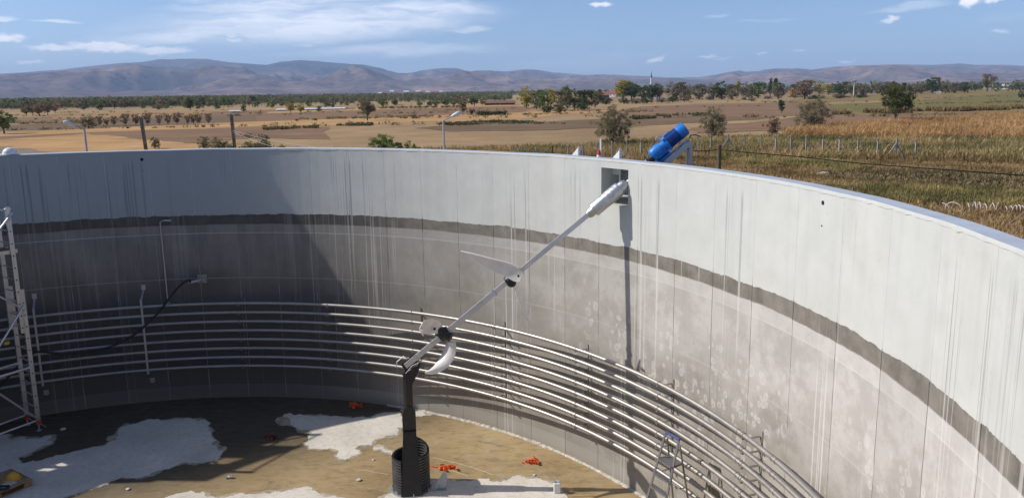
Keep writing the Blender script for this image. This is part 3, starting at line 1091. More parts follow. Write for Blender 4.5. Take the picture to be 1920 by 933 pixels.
b.tube([at(791, 617, -.6, base), at(791.5, 624, -.58, base), at(793.5, 630, -.52, base)], [.03, .022, .006], 8)
b.build('blade_tip', M_BLADE, ag, smooth=True)
b = MB(); b.lathe([(-.03, .022), (.03, .022), (.032, .012), (.05, .012)], at(815, 616, -.28, base), -fwd, 12); b.build('pivot_bolt', M_BLACK, ag)
pxb = [(846, 640, 8), (845, 650, 11.5), (841, 664, 13), (834, 677, 11.5), (822, 688, 9), (810, 695.5, 5.5), (797, 698.5, 1.5)]
offs = [0, .02, .02, .0, -.04, -.1, -.16]
sp = [at(x, y, o, base) for (x, y, w_), o in zip(pxb, offs)]
wds = [VX, VX, VX * 1 - VY * .2, VX * .9 - VY * .5, VX * .6 - VY * .8, VX * .3 - VY * .95, VX * .15 - VY]
blade('blade', sp, [w_ * 1.12 / F * 13.2 for *_, w_ in pxb], [(v_ - fwd * .55).normalized() for v_ in wds], .05, .03, ag)

# --- steel saddle and wires at the foot
b = MB()
b.box(S(.10), (.075, .012, .16), (roty, rotx, SD)); b.box(S(.10) - rotx * .065, (.07, .008, .13), (roty, rotx, SD))
b.build('foot_bearing', M_BLACK, ag)
for pts in ([(748, 700), (745, 695), (744, 679), (745, 676), (757, 667)], ):
    b = MB(); b.tube([at(x, y, -.25, S(0)) for x, y in [(743, 688), (744, 678), (757, 667), (765, 672)]], .010, 6)
    b.build('bent_rod', M_GALV, ag)

# ================================================================== SUPPORT POST
PB = Vector((-1.93, 13.19, 0))                             # centre of its base
post = thing('support_post', PB, 'black coated steel column on tank floor carrying lower end of the stirrer', 'post')
toC = Vector((EYE.x - PB.x, EYE.y - PB.y, 0)).normalized()
side = Vector((toC.y, -toC.x, 0)) * -1                     # to the right in the picture
if side.x < 0: side = -side
PTOP = A0.z - .16
b = MB(); b.lathe([(0.02, .083), (PTOP, .083)], PB, (0, 0, 1), 24)
b.build('column', M_BLACK, post, smooth=True)
b = MB(); b.lathe([(0, .083), (.0, .092), (.02, .092), (.02, .083), (.02, .075), (-.1, .075)], PB + Vector((0, 0, PTOP)), (0, 0, 1), 24, cap=False)
b.build('column_rim', M_RUB, post)
# saddle arms from the post top towards the shaft
b = MB()
pt = PB + Vector((0, 0, PTOP))
for q in (-1, 1):
    o = SE1 * (.062 * q)
    vs = [pt + o + Vector((-.04, 0, -.16)), pt + o + Vector((.06, 0, -.24)), pt + o + SD * .28 + Vector((0, 0, -.09)), pt + o + SD * .30 + Vector((0, 0, .0)), pt + o + Vector((-.05, 0, .05))]
    vs2 = [v + SE1 * .012 for v in vs]
    nn = len(vs)
    b.add(vs + vs2, [tuple(range(nn)), tuple(range(nn, 2 * nn))[::-1]] + [(i, (i + 1) % nn, nn + (i + 1) % nn, nn + i) for i in range(nn)])
b.build('saddle', M_BLACK, post)
b = MB()
for i in range(5):
    a = pt + SE1 * rnd.uniform(-.05, .12) + Vector((rnd.uniform(-.02, .1), 0, rnd.uniform(-.05, .08)))
    e = a + SD * rnd.uniform(.25, .48) + SE1 * rnd.uniform(-.02, .1)
    b.tube([a, (a + e) / 2 + Vector((0, 0, .05)), e], .006, 5)
b.build('tie_wires', M_GALV, post)
# box pedestal with chamfered shoulders
b = MB()
hw, hd = .122, .10
zt = 1.62
prof = [(-hw, .02), (hw, .02), (hw, zt - .16), (.06, zt), (-.06, zt), (-hw, zt - .16)]
vs = [PB + side * x + toC * -hd + Vector((0, 0, z)) for x, z in prof] + [PB + side * x + toC * hd + Vector((0, 0, z)) for x, z in prof]
nn = 6
b.add(vs, [tuple(range(nn)), tuple(range(nn, 2 * nn))[::-1]] + [(i, (i + 1) % nn, nn + (i + 1) % nn, nn + i) for i in range(nn)])
b.build('pedestal', M_BLACK, post, bevel=.006)
# triangular apron with rib flanges in front
b = MB()
def plate(b, pts, off):
    n = len(pts); b.add(list(pts) + [p + off for p in pts], [tuple(range(n)), tuple(range(n, 2 * n))[::-1]] + [(i, (i + 1) % n, n + (i + 1) % n, n + i) for i in range(n)])
f0 = PB + toC * .36; fz = Vector((0, 0, 1))
plate(b, [f0 - side * .185 + fz * .03, f0 + side * .185 + fz * .03, PB + toC * .12 + side * .10 + fz * 1.16, PB + toC * .12 - side * .10 + fz * 1.16], toC * .012)
b.build('apron', M_BLACK, post)
for q in (-1, 1):
    b = MB()
    plate(b, [f0 + side * .190 * q + fz * .028, PB + side * .190 * q + fz * .028, PB + toC * .0 + side * .104 * q + fz * 1.18, PB + toC * .14 + side * .104 * q + fz * 1.18], side * (.008 * q))
    b.build('gusset', M_BLACK, post)
b = MB(); b.lathe([(0.004, .40), (.022, .40), (.024, .39), (.024, .0)], PB, (0, 0, 1), 40); b.build('base_flange', M_GALV, post)
for i in range(14):
    a = 2 * PI * i / 14
    b = MB(); b.lathe([(0, .014), (.03, .014), (.031, .007), (.05, .007)], PB + Vector((.365 * math.cos(a), .365 * math.sin(a), .022)), (0, 0, 1), 6)
    b.build('anchor_bolt', M_GALV, post)

# corrugated pipe standing round the post, slit at the front
cpipe = thing('corrugated_pipe', PB, 'black corrugated drain pipe cut slantwise and slit, standing round the foot of the post', 'pipe')
def corr(t0, t1, ztop, name):
    b = MB()
    nr = 25; pitch = .054; rad = .318
    na = 26
    vs = []; fs = []
    prof = []
    z = .03
    while z < 1.25:
        prof += [(z, rad), (z + .014, rad + .028), (z + .032, rad + .028), (z + .046, rad)]
        z += pitch
    for j in range(na + 1):
        t = t0 + (t1 - t0) * j / na
        zt_ = ztop(t)
        for (z, r_) in prof:
            zz = min(z, zt_)
            vs.append(PB + side * (r_ * math.cos(t)) + toC * (-r_ * math.sin(t)) + fz * zz)
        for (z, r_) in prof:
            zz = min(z, zt_)
            vs.append(PB + side * ((r_ - .012) * math.cos(t)) + toC * (-(r_ - .012) * math.sin(t)) + fz * zz)
    m = len(prof); mm = 2 * m
    for j in range(na):
        for k in range(m - 1):
            a = j * mm + k
            fs.append((a, a + mm, a + mm + 1, a + 1)); fs.append((a + m, a + m + 1, a + mm + m + 1, a + mm + m))
        fs.append((j * mm + m - 1, j * mm + mm - 1, (j + 1) * mm + mm - 1, (j + 1) * mm + m - 1))
    for j in (0, na):
        for k in range(m - 1):
            a = j * mm + k; fs.append((a, a + 1, a + m + 1, a + m))
    b.add(vs, fs)
    o = b.build(name, M_CORR, cpipe)
    o.data.validate()
    return o
M_CORR = simple('corrugated_plastic', (0.055, 0.055, 0.056), 0.30, var=0.2, bmp=.05)
corr(R_(-62), R_(95), lambda t: .74 + .09 * (1 - math.cos(t)) + .06 * math.sin(t), 'right_shell')
corr(R_(97), R_(238), lambda t: .68 + .02 * math.cos(t), 'left_shell')

# ================================================================== DRIVE MOTOR
def drive_motor(parent):
    MO = T0 + SE2 * .0                                     # a point on the shaft line
    s_ = lambda s, o=0.0: T0 + SD * s + SE2 * o
    off = .085
    b = MB(); b.lathe([(.42, .034), (.42, .052), (.50, .056), (.505, .04)], T0, SD, 20); b.build('shaft_nut', M_GALV, parent, smooth=True)
    b = MB(); b.lathe([(.49, .040), (.49, .066), (.53, .074), (.55, .058), (.585, .058), (.60, .076), (.64, .076), (.66, .055), (.70, .05)], s_(0, off * .5), SD, 24)
    b.build('coupling', M_RUB, parent, smooth=True)
    b = MB(); b.lathe([(.645, .04), (.645, .075), (.665, .100), (.70, .108), (.80, .112), (.86, .106), (.87, .092), (.92, .092), (.95, .088)], s_(0, off), SD, 28)
    b.lathe([(.70, .07), (.72, .085), (.90, .085), (.93, .06)], s_(0, off - .065), SD, 20)
    b.build('gearbox', M_BLUE, parent, smooth=True)
    b = MB()
    b.box(s_(.80, -.075), (.085, .018, .14), (SE1, SE2, SD)); b.box(s_(.70, -.045), (.015, .05, .02), (SE1, SE2, SD)); b.box(s_(.90, -.045), (.015, .05, .02), (SE1, SE2, SD))
    b.build('gearbox_foot', M_BLUE, parent, bevel=.006)
    b = MB(); b.lathe([(.94, .09), (.945, .118), (.965, .132), (1.005, .132), (1.01, .11)], s_(0, off), SD, 28)
    for k in range(4):
        a = PI / 4 + k * PI / 2
        d_ = SE1 * math.cos(a) + SE2 * math.sin(a)
        b.box(s_(.975, off) + d_ * .135, (.022, .022, .022), (SE1, SE2, SD))
        b.lathe([(0, .012), (.05, .012)], s_(.95, off) + d_ * .137, SD, 6)
    b.build('flange', M_BLUE, parent, smooth=True)
    b = MB(); b.lathe([(1.0, .102), (1.245, .102)], s_(0, off), SD, 32)
    for k in range(36):
        a = 2 * PI * k / 36
        d_ = SE1 * math.cos(a) + SE2 * math.sin(a); e_ = d_.cross(SD)
        b.box(s_(1.122, off) + d_ * .109, (.012, .0035, .118), (d_, e_, SD))
    b.build('motor_housing', M_DKBLUE, parent)
    b = MB(); b.box(s_(1.09, off) + SE1 * .0 + SE2 * .118, (.05, .022, .055), (SE1, SE2, SD)); b.build('terminal_box', M_BLUE, parent, bevel=.006)
    b = MB(); b.lathe([(1.235, .112), (1.24, .124), (1.36, .126), (1.385, .120), (1.395, .105), (1.396, .09), (1.385, .088), (1.384, .0)], s_(0, off), SD, 32, cap=False)
    b.build('fan_cowl', M_BLUE, parent, smooth=True)
    b = MB()
    for k in range(4):
        b.lathe([(1.388, .02 + k * .02), (1.392, .02 + k * .02), (1.392, .026 + k * .02), (1.388, .026 + k * .02)], s_(0, off), SD, 24, cap=False)
    b.build('fan_grille', M_DKBLUE, parent)
    # frame: inclined channel, leg, foot arms back to the wall
    b = MB()
    for q in (-1, 1):
        b.bar(s_(.34, -.150) + SE1 * .09 * q, s_(1.30, -.150) + SE1 * .09 * q, .05, .095, SE2)
    for s in (.36, .75, 1.05, 1.27):
        b.box(s_(s, -.112), (.115, .006, .045), (SE1, SE2, SD))
    b.build('channel', M_GALV, parent)
    e = s_(1.27, -.19)
    b = MB()
    for q in (-1, 1):
        b.bar(e + SE1 * .09 * q, Vector((e.x, e.y, 5.35)) + SE1 * .09 * q, .055, .055)
    b.build('leg', M_GALV, parent)
    b = MB()
    out = Vector((T0.x - TC.x, T0.y - TC.y, 0)).normalized()
    for q in (-1, 1):
        s0_ = Vector((e.x, e.y, 5.36)) + SE1 * .09 * q
        k = s0_ - TC; rr_ = math.hypot(k.x, k.y)
        wp = Vector((TC.x + k.x / rr_ * (RO + .01), TC.y + k.y / rr_ * (RO + .01), 5.36))
        b.bar(s0_, wp, .06, .06)
    b.build('wall_arm', M_GALV, parent)
    b = MB(); hk = s_(.93, off + .16)
    b.tube([hk + SD * (-.03) + SE2 * -.05, hk + SD * -.05 + SE2 * .01, hk + SD * -.02 + SE2 * .035, hk + SD * .02 + SE2 * .03, hk + SD * .035 + SE2 * .0], .008, 6)
    b.build('lifting_eye', M_GALV, parent)
    b = MB(); c0 = s_(1.12, -.08) + SE1 * .1
    b.tube([c0, c0 - SE2 * .09 + SD * .02, c0 - SE2 * .13 + SD * .08, c0 - SE2 * .11 + SD * .12], .009, 6)
    b.build('cable_tail', M_RUB, parent)
    b = MB(); c0 = s_(1.33, -.10) + SE1 * .02
    b.tube([c0, c0 + SD * .05 + SE2 * .03, c0 + SD * .12 - SE2 * .02, c0 + SD * .17 - SE2 * .10], .011, 6)
    b.build('motor_cable', M_RUB, parent)


mo = thing('gear_motor', T0, 'blue electric gear motor bolted to slanting galvanised frame above the tank rim', 'motor')
drive_motor(mo)
# unseen second drive, inferred from its shadow and added left of view to cast it
mo2 = copy_tree(mo)
tag(mo2, 'added second blue gear motor on slanting frame on the rim beyond the left edge of view, inferred from its shadow', 'motor')
th1 = math.atan2(T0.y - TC.y, T0.x - TC.x); th2 = R_(126.6)
p2 = TC + Matrix.Rotation(th2 - th1, 3, 'Z') @ (T0 - TC); p2.z = T0.z
mo2.location = p2; mo2.rotation_euler.z = th2 - th1
mo['group'] = mo2['group'] = 'agitator drives on the tank rim'

# ================================================================== THINGS HUNG ON THE WALL
def wallp(th, z, d=0.0):
    return cyl(R_(th), R - d, z)
rod = thing('hooked_rod', wallp(98.4, 2.42, .06), 'thin bare rod with bent top hooked against the shaded wall above the pipes', 'rod')
b = MB(); b.tube([wallp(98.4, 2.44, .085), wallp(98.45, 3.4, .06), wallp(98.5, 4.34, .05)], .016, 8)
b.tube([wallp(98.5, 4.33, .05), wallp(98.2, 4.38, .06), wallp(97.8, 4.385, .07)], .014, 8)
b.build('shaft', M_GALV, rod)
b = MB(); q = wallp(97.55, 4.385, .07); b.box(q, (.085, .03, .02)); b.build('lamp_head', M_ALU, rod, bevel=.01)
b = MB(); b.box(wallp(98.4, 2.43, .06), (.05, .06, .012)); b.build('foot_plate', M_GALV, rod)

box = thing('inlet_plate', wallp(94.0, 2.965, .0), 'square rusty plate with pipe stub on the shaded wall where the black hose ends', 'plate')
inn = -Vector((math.cos(R_(94)), math.sin(R_(94)), 0)); tan_ = Vector((-math.sin(R_(94)), math.cos(R_(94)), 0))
b = MB(); b.box(wallp(94, 2.965, .012), (.105, .012, .10), (tan_, inn, Vector((0, 0, 1)))); b.build('plate', simple('pale_plate', (0.30, 0.28, 0.26), .6, var=.25, scale=12), box)
b = MB(); b.tube([wallp(94, 2.965, .02), wallp(94.2, 2.96, .13), wallp(94.8, 2.94, .19), wallp(95.4, 2.92, .20)], .032, 10); b.build('pipe_stub', M_GALV, box, smooth=True)
for q in (-1, 1):
    for p in (-1, 1):
        b = MB(); b.lathe([(0, .012), (.025, .012)], wallp(94, 2.965 + .075 * q, .02) + tan_ * .08 * p, inn, 6); b.build('bolt', M_GALV, box)
RQ = RP - .10
pts = [wallp(95.3, 2.925, .20)] + [W(x, y, RQ) for x, y in [(356, 524), (345, 529), (332, 541), (320, 555), (300, 582), (280, 603), (258, 622), (236, 636), (205, 650), (165, 659), (125, 663), (90, 660), (74, 659), (60, 663), (30, 690), (-30, 760)]]
def smooth_path(pts, n=6):
    out = []
    for i in range(len(pts) - 1):
        p0 = pts[max(i - 1, 0)]; p1 = pts[i]; p2 = pts[i + 1]; p3 = pts[min(i + 2, len(pts) - 1)]
        for k in range(n):
            f = k / n
            out.append(0.5 * ((2 * p1) + (p2 - p0) * f + (2 * p0 - 5 * p1 + 4 * p2 - p3) * f * f + (3 * p1 - p0 - 3 * p2 + p3) * f ** 3))
    out.append(pts[-1]); return out
b = MB(); b.tube(smooth_path(pts), .024, 10)
hose = b.build('black_hose', M_RUB, smooth=True, origin=pts[0]); tag(hose, 'black rubber hose looping down from the wall plate across the shaded pipes', 'hose')

# ================================================================== SCAFFOLD TOWER
sc = thing('scaffold_tower', (-10.49, 15.91, 0), 'aluminium scaffold tower with ladder frames and red feet by the shaded wall', 'scaffold')
M_RED = simple('red_plastic', (0.55, 0.05, 0.02), 0.5)
M_HOLE = M_DARK
fa = Vector((-.83, .558, 0)).normalized(); fb_ = Vector((-.50, -.866, 0)).normalized()
U1 = Vector((-10.49, 15.91, 0)); FWID = .52
z1 = Vector((0, 0, 1))


def ladder_frame(org, za, zb, label=None):
    fr = bpy.data.objects.new('ladder_frame', None); COL.objects.link(fr); fr.location = org
    reparent(fr, sc)
    for q in (0, 1):
        c = org + fa * (FWID * q)
        b = MB(); b.box(c + z1 * ((za + zb) / 2), (.022, .045, (zb - za) / 2), (fa, fb_, z1))
        o = b.build('upright', M_ALU); reparent(o, fr)
        o.matrix_parent_inverse = Matrix.Translation(-fr.location)
    z = za + .12; 
    h = MB()
    while z < zb - .04:
        b = MB(); b.tube([org + z1 * z + fa * .02, org + fa * (FWID - .02) + z1 * z], .017, 8)
        o = b.build('rung', M_ALU); o.parent = fr; o.matrix_parent_inverse = Matrix.Translation(-fr.location)
        for q in (0, 1):
            for e in (-1, 1):
                cc = org + fa * (FWID * q + (.0225 * e)) + z1 * z
                h.lathe([(0, .016), (.001, .016)], cc, fa * e, 8)
            h.lathe([(0, .016), (.0012, .016)], org + fa * (FWID * q) + z1 * z + fb_ * -.0455, fb_ * -1, 8)
            h.lathe([(0, .016), (.0012, .016)], org + fa * (FWID * q) + z1 * z + fb_ * .0455, fb_, 8)
        z += .262
    o = h.build('rung_ends', M_HOLE); o.parent = fr; o.matrix_parent_inverse = Matrix.Translation(-fr.location)


U2 = U1 + fb_ * 1.85
for u in (U1, U2):
    ladder_frame(u, .16, 3.2)
    ladder_frame(u + fb_ * .075, 2.25, 4.98)
for u in (U1, U2):
    for q in (0, 1):
        c = u + fa * (FWID * q)
        b = MB(); b.lathe([(.0, .055), (.012, .055), (.02, .016), (.2, .016)], c, z1, 12); b.build('adjustable_foot', M_GALV, sc)
        b = MB(); b.box(c + z1 * .20, (.036, .058, .045), (fa, fb_, z1)); b.build('foot_clamp', M_RED, sc, bevel=.01)
        b = MB(); b.tube([c - fb_ * .02 + z1 * .16, c - fb_ * .14 + z1 * .02], .016, 6); b.build('stabiliser', M_GALV, sc)
for q in (0, 1):
    o_ = fa * (FWID * q)
    for (a, c, r_) in ((U1 + z1 * .24, U2 + z1 * .24, .022), (U1 + z1 * 1.46, U2 + z1 * 1.46, .03)):
        b = MB(); b.tube([a + o_, c + o_], r_, 10); b.build('ledger', M_ALU, sc)
o_ = -fa * .045
for a, c in ((U1 + z1 * .26, U2 + z1 * 2.5), (U1 + z1 * 2.85, U2 + z1 * .55), (U1 + z1 * 4.85, U2 + z1 * 2.9), (U1 + z1 * 2.75, U2 + z1 * 4.4)):
    b = MB(); b.tube([a + o_, c + o_], .022, 10); b.build('diagonal_brace', M_ALU, sc)
b = MB(); b.tube([U1 + z1 * 2.6 + fa * FWID * .5 + fb_ * .5, U1 + z1 * 2.3 + fa * .3 + fb_ * 1.2], .02, 8); b.build('loose_brace', M_ALU, sc)
b = MB(); b.box(U1 + fb_ * .45 + z1 * 2.15 - fa * .05, (.03, .05, .03), (fa, fb_, z1)); b.build('clip', simple('yellow_plastic', (.6, .33, .03), .5), sc)
M_PLY = simple('plywood', (0.20, 0.12, 0.07), 0.7, var=.2, scale=5)
b = MB(); b.box((U1 + U2) / 2 + fa * FWID / 2 + z1 * 4.06, (FWID / 2 - .04, .90, .012), (fa, fb_, z1)); b.build('deck', M_PLY, sc)
for q in (0, 1):
    b = MB(); b.box((U1 + U2) / 2 + fa * (.04 + (FWID - .08) * q) + z1 * 4.03, (.02, .96, .04), (fa, fb_, z1)); b.build('deck_rail', M_ALU, sc)
    b = MB(); b.tube([U1 + fa * FWID * q + z1 * 4.93, U2 + fa * FWID * q + z1 * 4.93], .022, 8); b.build('guard_rail', M_ALU, sc)

# ================================================================== STEP LADDER
lt = Vector((2.44, 11.16, 0)); LH = 1.90
la = Vector((.50, -.866, 0)); ls = Vector((-.87, -.5, 0))
M_LAD = simple('dull_aluminium', (0.22, 0.22, 0.225), 0.45, metal=0.6, var=0.1)
lad = thing('step_ladder', lt, 'grey aluminium step ladder with blue top cap standing against the heating pipes', 'ladder')
tw, bw = .15, .235
front = {}
for q in (-1, 1):
    a = lt + la * (tw * q) + z1 * LH; c = lt + la * (bw * q) + ls * .56 + z1 * .02
    front[q] = (a, c)
    b = MB(); b.bar(a, c, .016, .036, la); b.build('front_rail', M_LAD, lad)
    b = MB(); b.box(c - z1 * .005, (.02, .035, .018), (la, ls, z1)); b.build('rubber_foot', M_RUB, lad)
    a = lt + la * (tw * .95 * q) - ls * .03 + z1 * (LH - .1); c = lt + la * (bw * .95 * q) - ls * .34 + z1 * .02
    b = MB(); b.tube([a, c], .015, 8); b.build('back_leg', M_BRKT, lad)
    b = MB(); b.box(c - z1 * .005, (.018, .018, .018), (la, ls, z1)); b.build('rubber_foot', M_RUB, lad)
P_ = lambda q, z: front[q][0].lerp(front[q][1], (LH - z) / (LH - .02))
z = LH - .62
k = 0
while z > .15:
    b = MB(); m_ = (P_(-1, z) + P_(1, z)) / 2; wdt = (P_(1, z) - P_(-1, z)).length / 2 - .01
    b.box(m_, (wdt, .042, .005), (la, ls, z1)); b.box(m_ + ls * .042 - z1 * .012, (wdt, .002, .014), (la, ls, z1)); b.box(m_ - ls * .042 - z1 * .012, (wdt, .002, .014), (la, ls, z1))
    b.build('tread', M_LAD, lad); z -= .20
m_ = (P_(-1, LH - .40) + P_(1, LH - .40)) / 2 - ls * .07
b = MB(); b.box(m_, (.165, .12, .010), (la, ls, z1)); b.build('platform', M_LAD, lad, bevel=.004)
b = MB(); b.box(lt + z1 * (LH + .01) - ls * .01, (tw + .015, .022, .018), (la, ls, z1)); b.build('top_cap', simple('blue_cap', (.07, .09, .26), .5), lad, bevel=.01)
for zz in (.35, 1.0):
    a = lt + la * (bw - .03) * -1; t_ = (LH - .1 - zz) / (LH - .12)
    p = [lt + la * ((tw * .95 + (bw * .95 - tw * .95) * t_) * q) - ls * (.03 + .31 * t_) + z1 * zz for q in (-1, 1)]
    b = MB(); b.tube(p, .010, 6); b.build('back_rung', M_BRKT, lad)
for q in (-1, 1):
    b = MB(); b.tube([P_(q, LH - .42), lt + la * (tw * .97 * q) - ls * .10 + z1 * (LH - .42)], .009, 6); b.build('spreader', M_BRKT, lad)

# ================================================================== PALLET WITH HARD HAT
M_WOOD = simple('pale_pine', (0.34, 0.22, 0.12), 0.75, var=.25, scale=7, bmp=.3, bscale=30)
c1 = G(60, 897, .144)
e1 = (G(0, 921, .144) - c1); e1.z = 0; e1.normalize()
e2 = Vector((-e1.y, e1.x, 0))
if (G(0, 885, .144) - c1).dot(e2) < 0: e2 = -e2
pal = thing('pallet', (c1.x, c1.y, 0), 'wooden pallet lying on pale slab at lower left of the tank floor', 'pallet')
PLn, PWd = 1.2, .8
for i in range(7):
    w_ = .05 if i % 2 else .07
    b = MB(); b.box(c1 + e2 * (.06 + i * (PWd - .12) / 6) + e1 * PLn / 2 - z1 * .011, (w_ * .9, PLn / 2, .011), (e2, e1, z1)); b.build('deck_board', M_WOOD, pal)
for i in range(3):
    b = MB(); b.box(c1 + e1 * (.07 + i * (PLn - .14) / 2) + e2 * PWd / 2 - z1 * .033, (.05, PWd / 2, .011), (e1, e2, z1)); b.build('cross_board', M_WOOD, pal)
    for j in range(3):
        b = MB(); b.box(c1 + e1 * (.07 + i * (PLn - .14) / 2) + e2 * (.07 + j * (PWd - .14) / 2) - z1 * .0835, (.07, .05, .0385), (e1, e2, z1)); b.build('block', M_WOOD, pal)
for j in range(3):
    b = MB(); b.box(c1 + e1 * PLn / 2 + e2 * (.07 + j * (PWd - .14) / 2) - z1 * .133, (PLn / 2, .05, .011), (e1, e2, z1)); b.build('bottom_board', M_WOOD, pal)


def hard_hat(name, loc, mat, label, cat, s=1.0, rz=0.0, band=None):
    t = thing(name, loc, label, cat)
    b = MB()
    n = 24; m = 8; vs = []
    for i in range(m + 1):
        a = PI / 2 * i / m
        for j in range(n):
            t_ = 2 * PI * j / n
            r_ = .135 * math.cos(a) if i < m else .004
            rdg = .006 if abs(math.sin(t_)) < .2 else 0
            vs.append(Vector((r_ * 1.12 * math.cos(t_), r_ * math.sin(t_), .02 + (.145 + rdg) * math.sin(a))) * s)
    fs = [(i * n + j, i * n + (j + 1) % n, (i + 1) * n + (j + 1) % n, (i + 1) * n + j) for i in range(m) for j in range(n)]
    b.add([Matrix.Rotation(rz, 3, 'Z') @ v + Vector(loc) for v in vs], fs)
    b.build('shell', mat, t, smooth=True)
    b = MB(); vs = []
    for j in range(n):
        t_ = 2 * PI * j / n
        br = .02 + .045 * max(0, math.cos(t_)) ** 2
        for (r_, z_) in ((.13, .026), (.135 + br, .012), (.135 + br, .006), (.12, .016)):
            vs.append(Matrix.Rotation(rz, 3, 'Z') @ (Vector((r_ * 1.12 * math.cos(t_), r_ * math.sin(t_), z_)) * s) + Vector(loc))
    fs = [(j * 4 + k, ((j + 1) % n) * 4 + k, ((j + 1) % n) * 4 + (k + 1) % 4, j * 4 + (k + 1) % 4) for j in range(n) for k in range(4)]
    b.add(vs, fs); b.build('brim', mat, t, smooth=True)
    if band:
        b = MB(); pts = [Matrix.Rotation(rz, 3, 'Z') @ (Vector((.13 * math.cos(t_) * 1.14 + .0, .138 * math.sin(t_), .055 + .02 * abs(math.sin(t_)))) * s) + Vector(loc) for t_ in [R_(-150 + k * 12) for k in range(11)]]
        b.tube(pts, .010, 6); b.build('strap', band, t)
    return t


hard_hat('hard_hat', G(25, 897, .144) + Vector((0, 0, .0)), simple('yellow_shell', (0.62, 0.33, 0.03), .4), 'yellow hard hat with dark strap resting on the wooden pallet', 'helmet', .80, R_(200), M_RUB)
a_h = R_(117.6)
hp = W(16, 291)
th_h = math.atan2(hp.y - TC.y, hp.x - TC.x)
hard_hat('hard_hat', cyl(th_h, RO - .10, 6.0), simple('white_shell', (0.72, 0.74, 0.75), .35), 'white hard hat lying on the tank rim at the far left edge', 'helmet', .92, R_(180), M_RUB)
b = MB(); p = G(14, 907, .148); b.box(p, (.13, .09, .003), (e1, e2, z1)); tag(b.build('paper_sheet', simple('grey_paper', (.5, .5, .5), .8), origin=p), 'crumpled pale paper sheet lying flat on the wooden pallet', 'paper')
b = MB(); p = G(6, 915, .15); b.tube([p + Vector((math.cos(t_) * .10, math.sin(t_) * .07, .02 + .01 * math.sin(3 * t_))) for t_ in [k * PI / 8 for k in range(16)]], .022, 8, closed=True)
tag(b.build('cable_coil', M_RUB, origin=p), 'dark coiled cable lying at the near edge of the wooden pallet', 'cable')

# ================================================================== CANISTER, STRAPS, PLATE, LITTER
cn = thing('canister', (0.75, 12.93, 0), 'small white plastic canister with grey cap standing on pale patch of floor', 'canister')
M_WPL = simple('white_plastic', (0.70, 0.71, 0.70), 0.4, var=.05)
p = Vector((0.75, 12.93, 0)); b = MB()
b.box(p + z1 * .105, (.062, .05, .098)); b.build('body', M_WPL, cn, bevel=.018)
b = MB(); b.tube([p + Vector((.045, 0, .20)), p + Vector((.04, 0, .235)), p + Vector((-.01, 0, .24)), p + Vector((-.03, 0, .205))], .011, 8); b.build('handle', M_WPL, cn, smooth=True)
b = MB(); b.lathe([(.0, .02), (.03, .02), (.035, .016)], p + Vector((-.045, 0, .203)), z1, 14); b.build('cap', M_GALV, cn)
M_ORG = simple('orange_strap', (0.80, 0.12, 0.015), 0.6, var=.1, scale=20)


M_ORG2 = simple('dark_red_strap', (0.16, 0.035, 0.03), 0.8)  # darker red for one strap
def strap_heap(px, py, seed, label, sz=.16, tail=0.0):
    rr = random.Random(seed); p = G(px, py, 0)
    b = MB()
    for k in range(9):
        a = rr.uniform(0, 2 * PI); r0 = sz * rr.random() ** .6
        c = p + Vector((math.cos(a) * r0, math.sin(a) * r0, 0))
        pts = []
        d = rr.uniform(0, 2 * PI)
        for i in range(7):
            pts.append(c + Vector((math.cos(d) * .022 * i, math.sin(d) * .022 * i, .012 + .05 * abs(math.sin(i * 1.2 + k)) * rr.uniform(.4, 1))))
            d += rr.uniform(-.7, .7)
        for i in range(6):
            b.bar(pts[i], pts[i + 1] + (pts[i + 1] - pts[i]) * .15, .042, .004, Vector((math.sin(d), math.cos(d), .6)))
    if tail:
        d = Vector((-1, .25, 0)).normalized()
        q = p - Vector((.1, 0, 0))
        for i in range(8):
            q2 = q + d * tail / 8 + Vector((0, rr.uniform(-.015, .015), 0)); q.z = .012; q2.z = .012 + .01 * (i % 2)
            b.bar(q, q2, .03, .004, (0, 0, 1)); q = q2
    o = b.build('ratchet_strap', M_ORG2 if 'faint' in label else M_ORG, origin=p)
    tag(o, label, 'strap', 'orange ratchet straps dropped on the floor')


strap_heap(840, 877, 1, 'crumpled orange strap with long tail on floor right of corrugated pipe', .10, .26)
strap_heap(992, 867, 2, 'crumpled orange strap on brown floor near sunny foot of the wall', .12, .05)
strap_heap(665, 762, 3, 'crumpled orange strap on the floor at edge of the wall shadow', .10, .04)
strap_heap(507, 822, 4, 'faint reddish strap lying deep in the shaded brown floor', .08)
# spare galvanised blade plate leaning by the post
sp_ = thing('spare_plate', G(827, 919, 0), 'dull grey bent steel plate with one bolt beside the post foot', 'plate')
pp = G(826, 916, 0)
sv = [(-.09, .0), (.03, -.02), (.10, .05), (.13, .17), (.11, .27), (.05, .29), (.0, .22), (-.06, .13), (-.10, .06)]
b = MB(); nn = len(sv)
vsA = [pp + Vector((x * 1.0, .10 * (z / .29) + .0, max(z, .005))) + Vector((0, .05 * x, 0)) for x, z in sv]
plate(b, vsA, Vector((0, -.010, .004))); b.build('plate', M_GALV, sp_)
b = MB(); b.lathe([(0, .02), (.03, .02), (.031, .01), (.05, .01)], pp + Vector((-.02, -.01, .05)), Vector((-.2, -1, .35)), 6); b.build('bolt', M_GALV, sp_)
b = MB(); b.box(pp + Vector((-.02, -.02, .012)), (.13, .06, .008)); b.build('foot', M_GALV, sp_)
M_LIT = simple('litter', (.6, .58, .55), .7, var=.2, scale=20)
